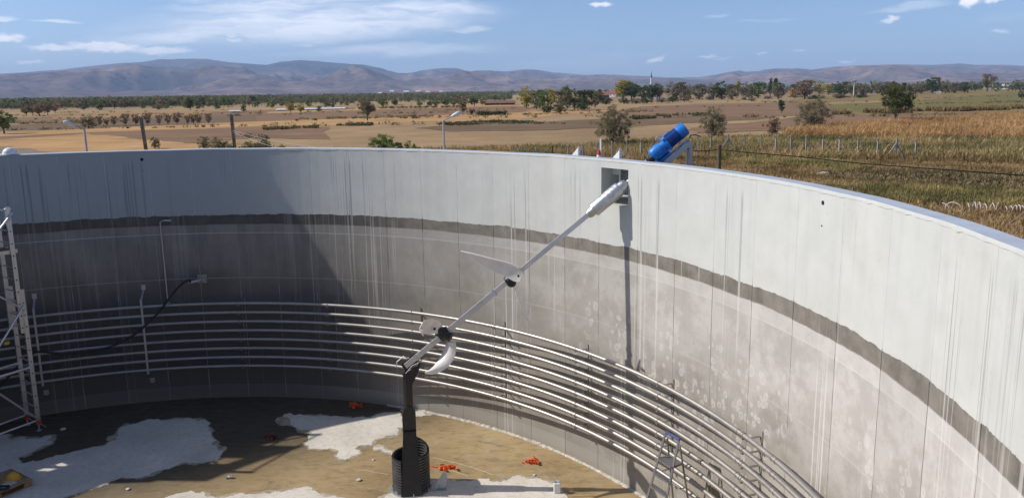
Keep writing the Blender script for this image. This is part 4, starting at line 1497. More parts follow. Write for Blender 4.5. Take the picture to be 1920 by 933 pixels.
for (x, y, s, rz, lb, ct) in ((430, 896, .05, .1, 'small crushed tin can on sunlit floor just outside the wall shadow', 'can'), (673, 900, .05, .5, 'small pale stone on sunlit brown floor left of the post', 'stone'), (118, 805, .06, .2, 'small pale scrap on dark wet floor near the scaffold foot', 'scrap'), (240, 917, .04, 1, 'small pale crumb of mortar on sunlit floor below the shadow edge', 'stone'), (120, 884, .05, .2, 'small dull scrap on the shaded pale patch right of pallet', 'scrap'), (1002, 890, .03, .2, 'tiny pale pebble on the floor between strap and canister', 'stone'), (700, 862, .03, .2, 'tiny pale pebble on brown floor left of the corrugated pipe', 'stone')):
    p = G(x, y, 0)
    if ct == 'can':
        b = MB(); b.lathe([(-.06, .02), (-.06, .028), (-.02, .026), (.01, .031), (.06, .029), (.06, .02)], p + z1 * .03, (1, .15, 0), 12); o = b.build('tin_can', M_ALU, origin=p)
    else:
        bm = bmesh.new(); bmesh.ops.create_icosphere(bm, subdivisions=2, radius=s)
        for v in bm.verts: v.co *= 1 + .35 * noise.noise(v.co * 25 + Vector((x, 0, 0))); v.co.z *= .45
        me = bpy.data.meshes.new(ct); bm.to_mesh(me); bm.free(); me.materials.append(M_LIT)
        o = bpy.data.objects.new({'stone': 'pale_stone', 'scrap': 'scrap'}[ct], me); COL.objects.link(o); o.location = p + z1 * s * .35
    tag(o, lb, ct)
M_CORD = simple('pale_cord', (.55, .47, .33), .8)
for pts, lb in (([(812, 857), (850, 866), (890, 877), (926, 890)], 'longer pale cord lying straight across brown floor right of the pipe'), ([(815, 873), (845, 881), (880, 892)], 'shorter pale cord on brown floor below the longer one'), ([(680, 880), (705, 885), (730, 889)], 'short pale cord on brown floor just left of corrugated pipe'), ([(895, 825), (930, 832), (965, 840)], 'thin dark line of cord on brown floor towards the wall')):
    q = [G(x, y, .008) for x, y in pts]
    b = MB(); b.tube(smooth_path(q, 4), .007, 5); tag(b.build('cord', M_CORD if 'dark' not in lb else M_BRKT, origin=q[0]), lb, 'cord')

# ================================================================== BITS STANDING JUST OUTSIDE THE RIM
def gusset_stake(x, ytip, label):
    p = W(x, 290, RO + .10); th = math.atan2(p.y - TC.y, p.x - TC.x)
    q = cyl(th, RO + .05, 0); tn = Vector((-math.sin(th), math.cos(th), 0)); ot = Vector((math.cos(th), math.sin(th), 0))
    # height so that its tip is seen at ytip
    lo, hi = 5.5, 8.0
    for _ in range(40):
        m_ = (lo + hi) / 2
        if PX((q.x, q.y, m_))[1] > ytip: lo = m_
        else: hi = m_
    zt_ = lo
    t = thing('bracket_stake', Vector((q.x, q.y, 5.4)), label, 'bracket', 'painted brackets along outer edge of rim')
    b = MB(); b.bar(Vector((q.x, q.y, 5.3)), Vector((q.x, q.y, zt_)), .028, .028); b.build('rod', M_WPL, t)
    b = MB(); plate(b, [q + z1 * 5.7, q + tn * .20 + z1 * 5.7, q + tn * .20 + z1 * 5.97, q + z1 * 6.16], ot * .01)
    plate(b, [q + z1 * 5.9 + ot * .005, q + tn * .20 + z1 * 5.97 + ot * .005, q + tn * .19 + z1 * 5.99 + ot * .005, q + z1 * 6.165 + ot * .005], ot * .05)
    b.build('gusset', M_WPL, t)


gusset_stake(1088.5, 275, 'white triangular bracket with short rod on outer rim, left of the red and white flag')
gusset_stake(1166, 278, 'white triangular bracket with short rod on outer rim, right of the red and white flag')
p = W(1126.5, 292, RO + .08); p.z = 5.4
fl_ = thing('flag_pole', p, 'thin white pole with furled red and white flag just outside the rim', 'flag')
b = MB(); b.tube([p, Vector((p.x, p.y, G(1126.5, 260, 0).z))][:1] + [Vector((p.x, p.y, 6.33))], .018, 8); b.build('pole', M_WPL, fl_)
def flag_mat():
    m, nt, b = new_mat('flag_cloth')
    z = nt.sep(nt.new('ShaderNodeTexCoord').outputs['Object'])[2]
    nt.l.new(nt.mix(nt.m('GREATER_THAN', z, 6.03), (.7, .68, .66), (.50, .03, .03)), b.inputs['Base Color']); b.inputs['Roughness'].default_value = .8
    return m
b = MB(); b.tube([p + Vector((-.035, 0, zz)) for zz in (.54, .62, .70, .74)], [.050, .040, .026, .006], 9); b.build('furled_cloth', flag_mat(), fl_)

# board added on the rim out of view, slotted to shape the slab shadow
bd = thing('shadow_board', cyl(R_(134.4), RO, 6.0), 'added plywood board on the rim beyond the left edge of view, shaping the floor shadow', 'board')
bB0, bB1 = R_(128.2), R_(139.4)
def curved_slab(t0, t1, za, zb):
    b = MB(); n = 6; vs = []
    for i in range(n + 1):
        t = t0 + (t1 - t0) * i / n
        for r_, z in ((R + .08, za), (R + .10, za), (R + .10, zb), (R + .08, zb)): vs.append(cyl(t, r_, z))
    fs = [(i * 4 + k, (i + 1) * 4 + k, (i + 1) * 4 + (k + 1) % 4, i * 4 + (k + 1) % 4) for i in range(n) for k in range(4)]
    fs += [(0, 1, 2, 3), (n * 4, n * 4 + 3, n * 4 + 2, n * 4 + 1)]
    b.add(vs, fs); return b
curved_slab(bB0, bB1, 6.47, 6.84).build('shadow_top_board', M_PLY, bd)
curved_slab(bB0, R_(132.6), 6.02, 6.469).build('shadow_side_board', M_PLY, bd)
curved_slab(R_(135.0), bB1, 6.02, 6.469).build('shadow_side_board', M_PLY, bd)
curved_slab(R_(132.601), R_(134.999), 6.02, 6.16).build('shadow_low_board', M_PLY, bd)

# ================================================================== LAND
def ground_mat():
    m, nt, b = new_mat('dry_ground')
    P = nt.new('ShaderNodeTexCoord').outputs['Object']
    n0 = nt.noise(P, .012, 5); n1 = nt.noise(P, 0.12, 6, .6); n2 = nt.noise(P, 1.5, 6, .7); n3 = nt.noise(P, 7, 5, .7)
    c = nt.mix(nt.lin(n1, .3, .7), (0.30, 0.20, 0.105), (0.43, 0.295, 0.16))
    c = nt.mix(nt.m('MULTIPLY', nt.ss(n2, .5, .7), .5), c, (0.15, 0.115, 0.055))
    c = nt.mix(nt.m('MULTIPLY', nt.ss(n0, .45, .6), .4), c, (0.19, 0.135, 0.085))
    c = nt.mix(nt.m('MULTIPLY', nt.ss(n3, .5, .7), .35), c, (0.42, 0.31, 0.17))
    # patchwork of distant fields
    vo = nt.new('ShaderNodeTexVoronoi', feature='F1', distance='CHEBYCHEV')
    nt.l.new(nt.v('MULTIPLY', P, (.0030, .0022, 1)), vo.inputs['Vector']); vo.inputs['Scale'].default_value = 1.0
    cs = nt.sep(vo.outputs['Color'])
    f = nt.mix(cs[0], (0.20, 0.125, 0.09), (0.40, 0.29, 0.17))
    f = nt.mix(nt.m('GREATER_THAN', cs[1], .72), f, (0.10, 0.12, 0.055))
    dist = nt.v('LENGTH', P)
    c = nt.mix(nt.m('MULTIPLY', nt.ss(dist, 420, 700), .85), c, f)
    nt.l.new(c, b.inputs['Base Color']); b.inputs['Roughness'].default_value = 1.0
    b.inputs['Specular IOR Level'].default_value = 0.05
    bump(nt, b, nt.m('ADD', n2, n3), .6, .12)
    return m


M_GROUND = ground_mat()
EXT = 19000
# terrain: flat valley floor with a hole for the tank, as one sheet
b = MB()
n = 96
ring = [cyl(2 * PI * i / n, RO + .02, GZ) for i in range(n)]
ring2 = [Vector((TC.x + 60 * math.cos(2 * PI * i / n), TC.y + 60 * math.sin(2 * PI * i / n), GZ)) for i in range(n)]
ring3 = [Vector((TC.x + 900 * math.cos(2 * PI * i / n), TC.y + 900 * math.sin(2 * PI * i / n), GZ)) for i in range(n)]
ring4 = [Vector((EXT * math.cos(2 * PI * i / n), EXT * math.sin(2 * PI * i / n), GZ)) for i in range(n)]
vs = ring + ring2 + ring3 + ring4
b.add(vs, [(k * n + i, k * n + (i + 1) % n, (k + 1) * n + (i + 1) % n, (k + 1) * n + i) for k in range(3) for i in range(n)])
o = b.build('ground', M_GROUND); tag(o, kind='structure')
if o.data.polygons[0].normal.z < 0: o.data.flip_normals()


def field_mat(name, c1_, c2_, furrow=0.0, ang=0.0, sc=1.0):
    m, nt, b = new_mat(name)
    P = nt.new('ShaderNodeTexCoord').outputs['Object']
    n1 = nt.noise(P, .10, 6, .6); n2 = nt.noise(P, 1.3 * sc, 6, .7)
    c = nt.mix(nt.lin(nt.m('ADD', nt.m('MULTIPLY', n1, .6), nt.m('MULTIPLY', n2, .4)), .36, .64), c1_, c2_)
    ns = nt.noise(nt.v('MULTIPLY', P, (.03, .5, 1)), 1.0, 6, .65)
    c = nt.mix(nt.m('MULTIPLY', nt.ss(ns, .48, .66), .6), c, tuple(v * .60 for v in c1_))
    c = nt.mix(nt.m('MULTIPLY', nt.ss(nt.noise(nt.v('MULTIPLY', P, (.06, .16, 1)), 1.0, 8, .75), .5, .62), .5), c, (0.20, 0.145, 0.085))
    if furrow:
        wv = nt.new('ShaderNodeTexWave', wave_type='BANDS', bands_direction='Y')
        wv.inputs['Scale'].default_value = .35; wv.inputs['Distortion'].default_value = 3; wv.inputs['Detail'].default_value = 3
        mp = nt.new('ShaderNodeVectorRotate', rotation_type='Z_AXIS'); nt.l.new(P, mp.inputs[0]); mp.inputs['Angle'].default_value = ang
        nt.l.new(mp.outputs[0], wv.inputs['Vector'])
        c = nt.mix(nt.m('MULTIPLY', wv.outputs['Fac'], furrow), c, tuple(v * .6 for v in c1_))
    nt.l.new(c, b.inputs['Base Color']); b.inputs['Roughness'].default_value = 1.0; b.inputs['Specular IOR Level'].default_value = .05
    bump(nt, b, n2, .8, .15)
    return m


FM = dict(
    gold=field_mat('stubble_gold', (0.410, 0.234, 0.103), (0.558, 0.349, 0.167)),
    plough=field_mat('ploughed_earth', (0.214, 0.132, 0.083), (0.315, 0.198, 0.123), .25),
    dark=field_mat('dark_ploughed_earth', (0.164, 0.109, 0.069), (0.257, 0.174, 0.108), .25, .3, 1.6),
    tan=field_mat('dry_pasture', (0.303, 0.185, 0.095), (0.397, 0.251, 0.131)),
    green=field_mat('green_crop', (0.144, 0.132, 0.047), (0.222, 0.188, 0.074)),
    olive=field_mat('olive_pasture', (0.202, 0.153, 0.061), (0.303, 0.216, 0.092)),
    orange=field_mat('dry_maize_soil', (0.403, 0.197, 0.077), (0.564, 0.311, 0.131)),
    burnt=field_mat('dark_damp_turf', (0.087, 0.075, 0.041), (0.165, 0.131, 0.074), 0, 0, 2.5),
    soil=field_mat('grey_spoil', (0.220, 0.178, 0.141), (0.341, 0.280, 0.223), 0, 0, 2))
fz_ = [GZ]


def field(px, kind, seed, amp=1.2):
    fz_[0] += .004
    P = [G(x, y, GZ) for x, y in px]
    d_ = sum(p.length for p in P) / len(P)
    P = ragged(P, min(amp, d_ * .008), seed, 4)
    bm = bmesh.new(); f = bm.faces.new([bm.verts.new((p.x, p.y, fz_[0])) for p in P])
    bmesh.ops.triangulate(bm, faces=[f])
    me = bpy.data.meshes.new('field'); bm.to_mesh(me); bm.free()
    if sum(p.normal.z for p in me.polygons) < 0: me.flip_normals()
    me.materials.append(FM[kind])
    o = bpy.data.objects.new('field', me); COL.objects.link(o); o['kind'] = 'structure'


field([(-400, 232), (100, 219), (300, 213), (480, 207), (640, 203), (700, 203), (700, 212), (480, 218), (180, 227), (-400, 246)], 'plough', 11)
field([(100, 214), (300, 211), (400, 209), (400, 213), (250, 219), (100, 223)], 'tan', 31)
field([(-400, 244), (0, 236), (180, 226), (480, 215), (620, 210), (620, 217), (480, 228), (200, 239), (0, 246), (-400, 260)], 'dark', 12)
field([(480, 215), (620, 206), (760, 202), (960, 197), (1008, 203), (960, 213), (760, 218), (640, 224), (480, 229)], 'plough', 13)
field([(620, 205), (760, 200), (960, 195), (985, 197), (960, 199), (760, 204), (640, 208)], 'gold', 14)
field([(500, 210), (560, 207), (640, 205), (640, 207), (560, 211), (500, 213)], 'gold', 34)
field([(-400, 268), (0, 250), (200, 240), (480, 228), (640, 223), (760, 218), (960, 212), (1060, 207), (1125, 206), (1128, 211), (1000, 221), (960, 224), (760, 230), (620, 236), (480, 238), (200, 247), (0, 256), (-400, 280)], 'gold', 15)
field([(-400, 282), (0, 257), (200, 247), (480, 239), (620, 238), (620, 262), (480, 258), (380, 268), (240, 262), (200, 252), (0, 262), (-400, 290)], 'plough', 16)
field([(-400, 290), (0, 262), (170, 251), (260, 262), (400, 270), (480, 276), (480, 300), (-400, 330)], 'gold', 17)
field([(-300, 300), (-20, 275), (20, 275), (60, 279), (130, 286), (190, 294), (190, 330), (-300, 360)], 'soil', 37)
field([(780, 241), (860, 233), (960, 231), (1110, 224), (1200, 221), (1330, 216), (1440, 214), (1440, 222), (1300, 231), (1130, 240), (960, 246), (840, 247)], 'dark', 18)
field([(1120, 212), (1200, 200), (1300, 196), (1440, 193), (1560, 190), (1560, 200), (1580, 214), (1440, 219), (1300, 219), (1180, 223)], 'plough', 19)
field([(1560, 214), (1700, 213), (1850, 210), (2100, 206), (2100, 216), (1850, 221), (1700, 230), (1560, 240), (1440, 246), (1300, 250), (1300, 240), (1440, 226)], 'plough', 29)
field([(1540, 181), (1700, 176), (1920, 165), (2100, 160), (2100, 170), (1920, 172), (1780, 184), (1600, 190), (1450, 192)], 'olive', 30)
field([(1555, 196), (1640, 193), (1780, 184), (1920, 173), (2100, 167), (2100, 198), (1920, 202), (1700, 210), (1570, 213), (1552, 205)], 'green', 20)
field([(1560, 212), (1700, 209), (1920, 201), (2100, 197), (2100, 208), (1850, 212), (1700, 214), (1560, 215)], 'olive', 21)
field([(1470, 251), (1560, 241), (1700, 232), (1850, 222), (2100, 214), (2100, 268), (1700, 264), (1470, 259)], 'orange', 22)
field([(1215, 262), (1470, 258), (1700, 262), (2100, 266), (2100, 318), (1500, 308), (1320, 300), (1215, 290)], 'olive', 23)
0 and field([(1540, 325), (1600, 317), (1700, 320), (1760, 324), (1860, 329), (2150, 338), (2150, 366), (1880, 360), (1760, 352), (1640, 345), (1570, 338)], 'burnt', 24)


# ------------------------------------------------------------------ hills
def hill_mat():
    m, nt, b = new_mat('hill_scrub')
    at_ = nt.new('ShaderNodeAttribute'); at_.attribute_name = 'cover'
    P = nt.new('ShaderNodeTexCoord').outputs['Object']
    n1 = nt.noise(P, .0022, 6, .65); n2 = nt.noise(P, .010, 6, .7)
    c = nt.mix(nt.lin(n1, .35, .65), (0.100, 0.068, 0.066), (0.31, 0.21, 0.17))
    c = nt.mix(nt.m('MULTIPLY', nt.ss(n2, .50, .60), .85), c, (0.060, 0.055, 0.055))
    s = nt.sep(at_.outputs['Color'])
    c = nt.mix(nt.m('MULTIPLY', s[0], nt.lin(n2, .3, .6, .7, 1.0)), c, (0.035, 0.040, 0.042))
    c = nt.mix(nt.m('MULTIPLY', s[1], .8), c, (0.085, 0.065, 0.055))
    nt.l.new(c, b.inputs['Base Color']); b.inputs['Roughness'].default_value = 1; b.inputs['Specular IOR Level'].default_value = 0
    return m


sky_back = [(-700, 150), (-300, 141), (-100, 140), (0, 138.5), (30, 137), (100, 131), (220, 119), (270, 116), (300, 111), (340, 109.5), (390, 111), (430, 117), (470, 120), (500, 122), (530, 115), (560, 112.5), (600, 115), (640, 118), (680, 119), (710, 126), (745, 137), (760, 137), (790, 131), (830, 127), (855, 127), (880, 133), (920, 132), (950, 133), (990, 130), (1005, 130.5), (1040, 136), (1100, 141), (1130, 139), (1150, 140), (1180, 142), (1240, 144), (1310, 145), (1345, 140), (1370, 134), (1385, 132), (1400, 134), (1450, 129), (1495, 127), (1520, 131), (1560, 126), (1600, 123), (1680, 121), (1750, 122), (1800, 119), (1830, 122), (1880, 121), (1920, 122), (2050, 124), (2300, 118), (2700, 125)]
sky_front = [(-700, 156), (-100, 149), (0, 147), (100, 139), (220, 133), (300, 141), (360, 143), (430, 140), (520, 146), (600, 149), (680, 144), (760, 150), (860, 148), (960, 146), (1060, 150), (1200, 152), (1300, 153), (1420, 147), (1540, 141), (1650, 139), (1760, 137), (1860, 139), (1960, 137), (2300, 135), (2700, 140)]


def prof(tab):
    xs = []; es = []
    for x, y in tab:
        d = ray(x, y); xs.append(math.atan2(d.x, d.y)); es.append(d.z / math.hypot(d.x, d.y))
    return np.array(xs), np.array(es)


bx, be = prof(sky_back); fx, fe = prof(sky_front)
NA, ND = 620, 84
azs = np.linspace(-1.05, 1.05, NA); ds = 4300 + (15500 - 4300) * np.linspace(0, 1, ND) ** 1.0
vs = np.zeros((NA, ND, 3)); cov = np.zeros((NA, ND, 3))
for i, a in enumerate(azs):
    eb = np.interp(a, bx, be); ef = np.interp(a, fx, fe)
    # natural base variation of crest distance
    w1 = noise.noise(Vector((a * 3.1, 0, 0))); w2 = noise.noise(Vector((a * 7.0, 5, 0)))
    dB = 12800 + 900 * w1; dF = 8200 + 900 * w2
    d0 = 5200 + 700 * noise.noise(Vector((a * 4, 9, 1)))
    HB = max(eb * dB + 7, 10); HF = max(ef * dF + 7, 5)
    for j, d in enumerate(ds):
        g = min(max((d - d0) / (dF - d0), 0), 1); g = g * g * (3 - 2 * g)
        h = HF * (g if d < dF else max(0.62, 1 - .38 * (d - dF) / 1800))
        q = min(max((d - dF * .95) / (dB - dF * .95), 0), 1); q = q ** 1.25
        hb = HB * (q if d < dB else max(0, 1 - (d - dB) / 5000))
        x = d * math.sin(a); y = d * math.cos(a)
        rf = noise.ridged_multi_fractal(Vector((x / 1900, y / 1900, .5)), .9, 2.1, 6, 1.0, 2.0)
        rg = noise.ridged_multi_fractal(Vector((x / 700, y / 1100, 3.5)), .8, 2.2, 4, 1.0, 2.0)
        rel = (rf - 1.1) * 130 + (rg - 1.1) * 85
        hh = max(h, hb)
        am = min(1, hh / 120) * min(1, max(0, (d - d0) / 1500))
        cr_t = eb * d * .985
        room = max(0, min(1, (cr_t - hh) / 90)) if d < dB * 1.02 else 0
        hh2 = hh + rel * am * (0.15 + .85 * room)
        hh2 = min(hh2, eb * d + 7) if d < dB * .99 else min(hh2, eb * d + 7)
        if d <= d0: hh2 = 0
        vs[i, j] = (x, y, GZ - .6 + max(0, hh2))
        # woods on the high domes, bare slopes below
        px_ = math.tan(a) * F + 960
        dome = 1.0 if (470 < px_ < 800) else (.55 if (240 < px_ < 470 or 780 < px_ < 1060 or 1330 < px_ < 1530) else .25)
        cv = max(0, min(1, (q - .28 + .25 * w2) / .25)) * dome
        cov[i, j, 0] = cv
        cov[i, j, 1] = min(1, max(0, min(1, (1.05 - rg) * 2.5)) * .8 + max(0, min(1, (1.0 - rf) * 2.0)) * .6) 
idx = np.arange(NA * ND).reshape(NA, ND)
faces = np.stack([idx[:-1, :-1], idx[1:, :-1], idx[1:, 1:], idx[:-1, 1:]], -1).reshape(-1, 4)
hills = raw_mesh('hills', vs.reshape(-1, 3), faces, [hill_mat()], attr=('cover', cov.reshape(-1, 3)), smooth=True)
if hills.data.polygons[100].normal.z < 0: hills.data.flip_normals()
tag(hills, kind='structure')

# ------------------------------------------------------------------ vegetation
def leaf_mat(name, c1_, c2_, var=.25):
    m, nt, b = new_mat(name)
    at_ = nt.new('ShaderNodeAttribute'); at_.attribute_name = 'tint'
    s = nt.sep(at_.outputs['Color'])
    oi = nt.new('ShaderNodeObjectInfo').outputs['Random']
    c = nt.mix(s[0], c1_, c2_)
    c = nt.mix(nt.m('MULTIPLY', oi, var), c, tuple(v * .6 for v in c1_))
    nt.l.new(c, b.inputs['Base Color']); b.inputs['Roughness'].default_value = .85; b.inputs['Specular IOR Level'].default_value = .12
    tr = nt.new('ShaderNodeBsdfTranslucent'); nt.l.new(nt.mix(1.0, c, (1.25, 1.2, .85), 'MULTIPLY'), tr.inputs['Color'])
    mx = nt.new('ShaderNodeMixShader'); mx.inputs[0].default_value = .38
    nt.l.new(b.outputs[0], mx.inputs[1]); nt.l.new(tr.outputs[0], mx.inputs[2])
    nt.l.new(mx.outputs[0], m.node_tree.nodes['Material Output'].inputs['Surface'])
    return m


_L = lambda c, k=1.25: tuple(v * k for v in c)
LM = dict(
    olive=leaf_mat('leaf_olive', _L((0.060, 0.078, 0.032)), _L((0.130, 0.150, 0.065))),
    green=leaf_mat('leaf_green', _L((0.070, 0.115, 0.035)), _L((0.162, 0.209, 0.068))),
    grey=leaf_mat('leaf_grey_olive', _L((0.115, 0.108, 0.068)), _L((0.223, 0.196, 0.121))),
    yellow=leaf_mat('leaf_yellow', _L((0.203, 0.196, 0.047)), _L((0.446, 0.365, 0.081))),
    dark=leaf_mat('leaf_dark', _L((0.041, 0.065, 0.030)), _L((0.095, 0.121, 0.054))),
    brown=leaf_mat('leaf_brown', _L((0.155, 0.115, 0.081)), _L((0.284, 0.209, 0.142))),
    orange=leaf_mat('leaf_orange', _L((0.378, 0.216, 0.054)), _L((0.567, 0.338, 0.081))))
M_BARK = simple('bark', (0.085, 0.065, 0.05), .9, var=.3, scale=6, bmp=.5, bscale=20)


def leaves(rs, centers, rads, per, size, squash=.8):
    """leaf quads in clumps; returns verts, faces, tints"""
    V = []; Tn = []
    for c, r in zip(centers, rads):
        n = per
        d = rs.normal(size=(n, 3)); d /= np.linalg.norm(d, axis=1)[:, None]
        d *= (rs.random(n) ** .45)[:, None] * r; d[:, 2] *= squash
        p = c + d
        t1_ = rs.normal(size=(n, 3)); t1_ /= np.linalg.norm(t1_, axis=1)[:, None]
        t2_ = np.cross(t1_, rs.normal(size=(n, 3))); t2_ /= np.linalg.norm(t2_, axis=1)[:, None]
        s_ = size * rs.uniform(.6, 1.4, n)[:, None]
        q = np.stack([p - t1_ * s_, p + t2_ * s_ * .5, p + t1_ * s_, p - t2_ * s_ * .5], 1)
        V.append(q); Tn.append(np.clip(rs.normal(.5, .28, n) + rs.normal(0, .25), 0, 1))
    V = np.concatenate(V); Tn = np.concatenate(Tn)
    return V.reshape(-1, 3), np.arange(len(V) * 4).reshape(-1, 4), np.stack([Tn] * 3, 1)


def crown_mesh(kind, seed, shape='round', nclump=60, per=30, size=.28, crad=.9, gap=0.0):
    """crown for a tree of height 1 (scaled up later); unit: metres for a 10 m tree"""
    rs = np.random.RandomState(seed)
    cs = []; rd = []
    while len(cs) < nclump:
        u = rs.normal(size=3); u /= np.linalg.norm(u)
        r = rs.random() ** .38
        if shape == 'full': p = np.array([u[0] * 4.3 * r, u[1] * 4.3 * r, 5.3 + u[2] * 4.6 * r])
        elif shape == 'round': p = np.array([u[0] * 3.9 * r, u[1] * 3.9 * r, 6.1 + u[2] * 3.7 * r])
        elif shape == 'oval': p = np.array([u[0] * 2.7 * r, u[1] * 2.7 * r, 6.0 + u[2] * 4.0 * r])
        elif shape == 'poplar': p = np.array([u[0] * 1.0 * r, u[1] * 1.0 * r, 5.6 + u[2] * 4.6 * r])
        elif shape == 'bush': p = np.array([u[0] * 4.6 * r, u[1] * 4.6 * r, 4.4 + u[2] * 5.0 * r])
        elif shape == 'vase':
            z = rs.uniform(2.5, 10); w_ = .8 + 3.9 * ((z - 1.5) / 8.5) ** .8 * (1 if z < 8.8 else .7)
            p = np.array([u[0] * w_, u[1] * w_, z])
        if p[2] < .8: continue
        # uneven outline
        k = 1 + .26 * noise.noise(Vector((float(p[0]) * .35 + seed, float(p[1]) * .35, float(p[2]) * .35)))
        p[:2] *= k
        if gap and noise.noise(Vector(tuple(p * .45)) + Vector((seed * 3, 0, 0))) < -gap: continue
        cs.append(p); rd.append(crad * rs.uniform(.6, 1.35))
    V, Fc, T_ = leaves(rs, cs, rd, per, size)
    me_o = raw_mesh('crown', V, Fc, [LM[kind]], attr=('tint', T_))
    me = me_o.data
    bpy.data.objects.remove(me_o)
    return me, cs


def trunk_mesh(seed, cs, trunk_h=3.0, rad=.28, multi=False):
    rr = random.Random(seed)
    b = MB()
    stems = 4 if multi else 1
    for s in range(stems):
        off = Vector((rr.uniform(-.25, .25), rr.uniform(-.25, .25), 0)) if multi else Vector()
        tp = Vector((rr.uniform(-1.6, 1.6), rr.uniform(-1.6, 1.6), 6.5)) if multi else Vector((rr.uniform(-.4, .4), rr.uniform(-.4, .4), 7.2))
        mid = (off + tp) / 2 + Vector((rr.uniform(-.3, .3), rr.uniform(-.3, .3), 0))
        b.tube([off - Vector((0, 0, .3)), off + (mid - off) * .4, mid, tp], [rad * (.7 if multi else 1.15), rad * (.55 if multi else .8), rad * .45, rad * .12], 7)
    ks = rr.sample(range(len(cs)), min(len(cs), 26 if multi else 18))
    for k in ks:
        e = Vector(tuple(cs[k])); z0 = max(trunk_h * .6, e.z * rr.uniform(.35, .6))
        s0_ = Vector((e.x * .08, e.y * .08, z0)) + (Vector((rr.uniform(-.3, .3), rr.uniform(-.3, .3), 0)) if multi else Vector())
        m_ = s0_.lerp(e, .5) + Vector((0, 0, .35))
        b.tube([s0_, m_, e], [rad * .36, rad * .22, rad * .06], 5)
    me_o = b.build('trunk', M_BARK, smooth=True); me = me_o.data; bpy.data.objects.remove(me_o)
    return me


_variants = {}


def variant(key):
    """(kind, shape, detail level, seed) -> crown and trunk meshes"""
    if key in _variants: return _variants[key]
    kind, shape, lod, seed = key
    P_ = {'near': dict(nclump=150, per=70, size=.16, crad=.75, gap=.10), 'fine': dict(nclump=190, per=70, size=.125, crad=.70, gap=.20),
          'mid': dict(nclump=70, per=34, size=.32, crad=1.0, gap=.18), 'far': dict(nclump=34, per=18, size=.55, crad=1.2, gap=.2)}[lod]
    sp_k = dict(P_)
    me, cs = crown_mesh(kind, seed, shape, **sp_k)
    tm_ = trunk_mesh(seed, cs, 1.2 if shape in ('bush', 'vase') else 3.0, .22 if shape in ('bush', 'vase') else .3, shape in ('bush',))
    _variants[key] = (me, tm_)
    return me, tm_


def tree(x, ytop, ybase, wpx, key, label, group=None, name='tree', cat='tree', dist=None, baseoff=None):
    """tree seen at photo column x between rows ytop and ybase"""
    if dist is None:
        g = G(x, ybase, GZ)
    else:
        g = D(x, 200, dist); g.z = GZ
    dd = math.hypot(g.x, g.y)
    top = D(x, ytop, dd)
    h = top.z - GZ
    wid = wpx / F * (g - EYE).dot(fwd)
    me, tm_ = variant(key)
    base_w = {'full': 9.3, 'round': 8.6, 'oval': 6.2, 'poplar': 2.9, 'bush': 10.2, 'vase': 9.6}[key[1]]
    t = thing(name, (g.x, g.y, GZ), label, cat, group)
    sx = wid / base_w; sz = h / 10.3
    rz = rnd.uniform(0, 6.28)
    for nm, m_ in (('trunk', tm_), ('crown', me)):
        o = bpy.data.objects.new(nm, m_); COL.objects.link(o); o.parent = t
        o.scale = (sx, sx, sz); o.rotation_euler.z = rz
    return t


# ---- the trees one can point at
tree(8, 206, 251, 44, ('green', 'round', 'mid', 1), 'green round tree in stubble at the far left edge')
tree(689, 181, 226, 36, ('grey', 'round', 'near', 2), 'lone half-bare grey tree on brown ploughed field left of centre')
tree(719, 244, 0, 78, ('green', 'bush', 'near', 3), 'big green bush just behind the rim, left of centre', name='bush', cat='bush', dist=72)
tree(768, 260, 0, 40, ('green', 'bush', 'mid', 4), 'small green bush just behind the rim, right of the larger bush', name='bush', cat='bush', dist=72)
tree(1150, 190, 277, 72, ('grey', 'bush', 'fine', 5), 'big grey half-bare tree with several stems behind red and white flag')
tree(1336, 194, 264, 54, ('grey', 'bush', 'fine', 6), 'grey-green half-bare tree right of the blue gear motor')
tree(1447, 212, 254, 34, ('brown', 'bush', 'mid', 7), 'small sparse brownish shrub between two grey-green trees', name='bush', cat='bush')
tree(1522, 180, 246, 72, ('grey', 'bush', 'fine', 8), 'broad grey-green shrubby tree left of the green tree in maize')
tree(1679, 148, 234, 64, ('olive', 'round', 'near', 9), 'tall leafy green tree with bare trunk beside the orange maize field')
tree(1465, 186, 213, 14, ('dark', 'oval', 'mid', 10), 'small dark upright shrub in brown field left of broad grey tree', name='bush', cat='bush')
tree(1848, 137, 172, 34, ('brown', 'round', 'mid', 11), 'rounded brown tree on skyline near right edge', dist=900)
tree(868, 184, 216, 27, ('grey', 'vase', 'mid', 12), 'olive-grey tree with bare trunk left of the dark hedge')
tree(885, 200, 216, 12, ('brown', 'bush', 'mid', 13), 'small brown bush right under the olive-grey tree', name='bush', cat='bush')
tree(775, 211, 223, 14, ('brown', 'bush', 'mid', 14), 'small brown bush alone in ploughed field right of the lone grey tree', name='bush', cat='bush')
tree(1915, 168, 184, 14, ('dark', 'bush', 'mid', 15), 'dark bush cut by the right edge of the view', name='bush', cat='bush')
tree(462, 243, 0, 130, ('grey', 'bush', 'near', 16), 'wide grey-green bush behind rim just right of right utility pole', name='bush', cat='bush', dist=66)
tree(500, 254, 0, 80, ('grey', 'bush', 'mid', 17), 'lower grey-green bush against wide bush, behind rim', name='bush', cat='bush', dist=66)
tree(376, 252, 0, 26, ('grey', 'bush', 'mid', 18), 'small grey bush in dry field between the two utility poles', name='bush', cat='bush', dist=105)
tree(402, 253, 0, 44, ('grey', 'bush', 'mid', 19), 'pale grey bush left of right utility pole', name='bush', cat='bush', dist=95)
tree(284, 254, 0, 20, ('grey', 'bush', 'mid', 17), 'low grey bush just right of the left utility pole', name='bush', cat='bush', dist=110)
tree(167, 213, 241, 32, ('grey', 'bush', 'mid', 20), 'grey bush at left end of the orchard row, right of street lamp', name='bush', cat='bush')
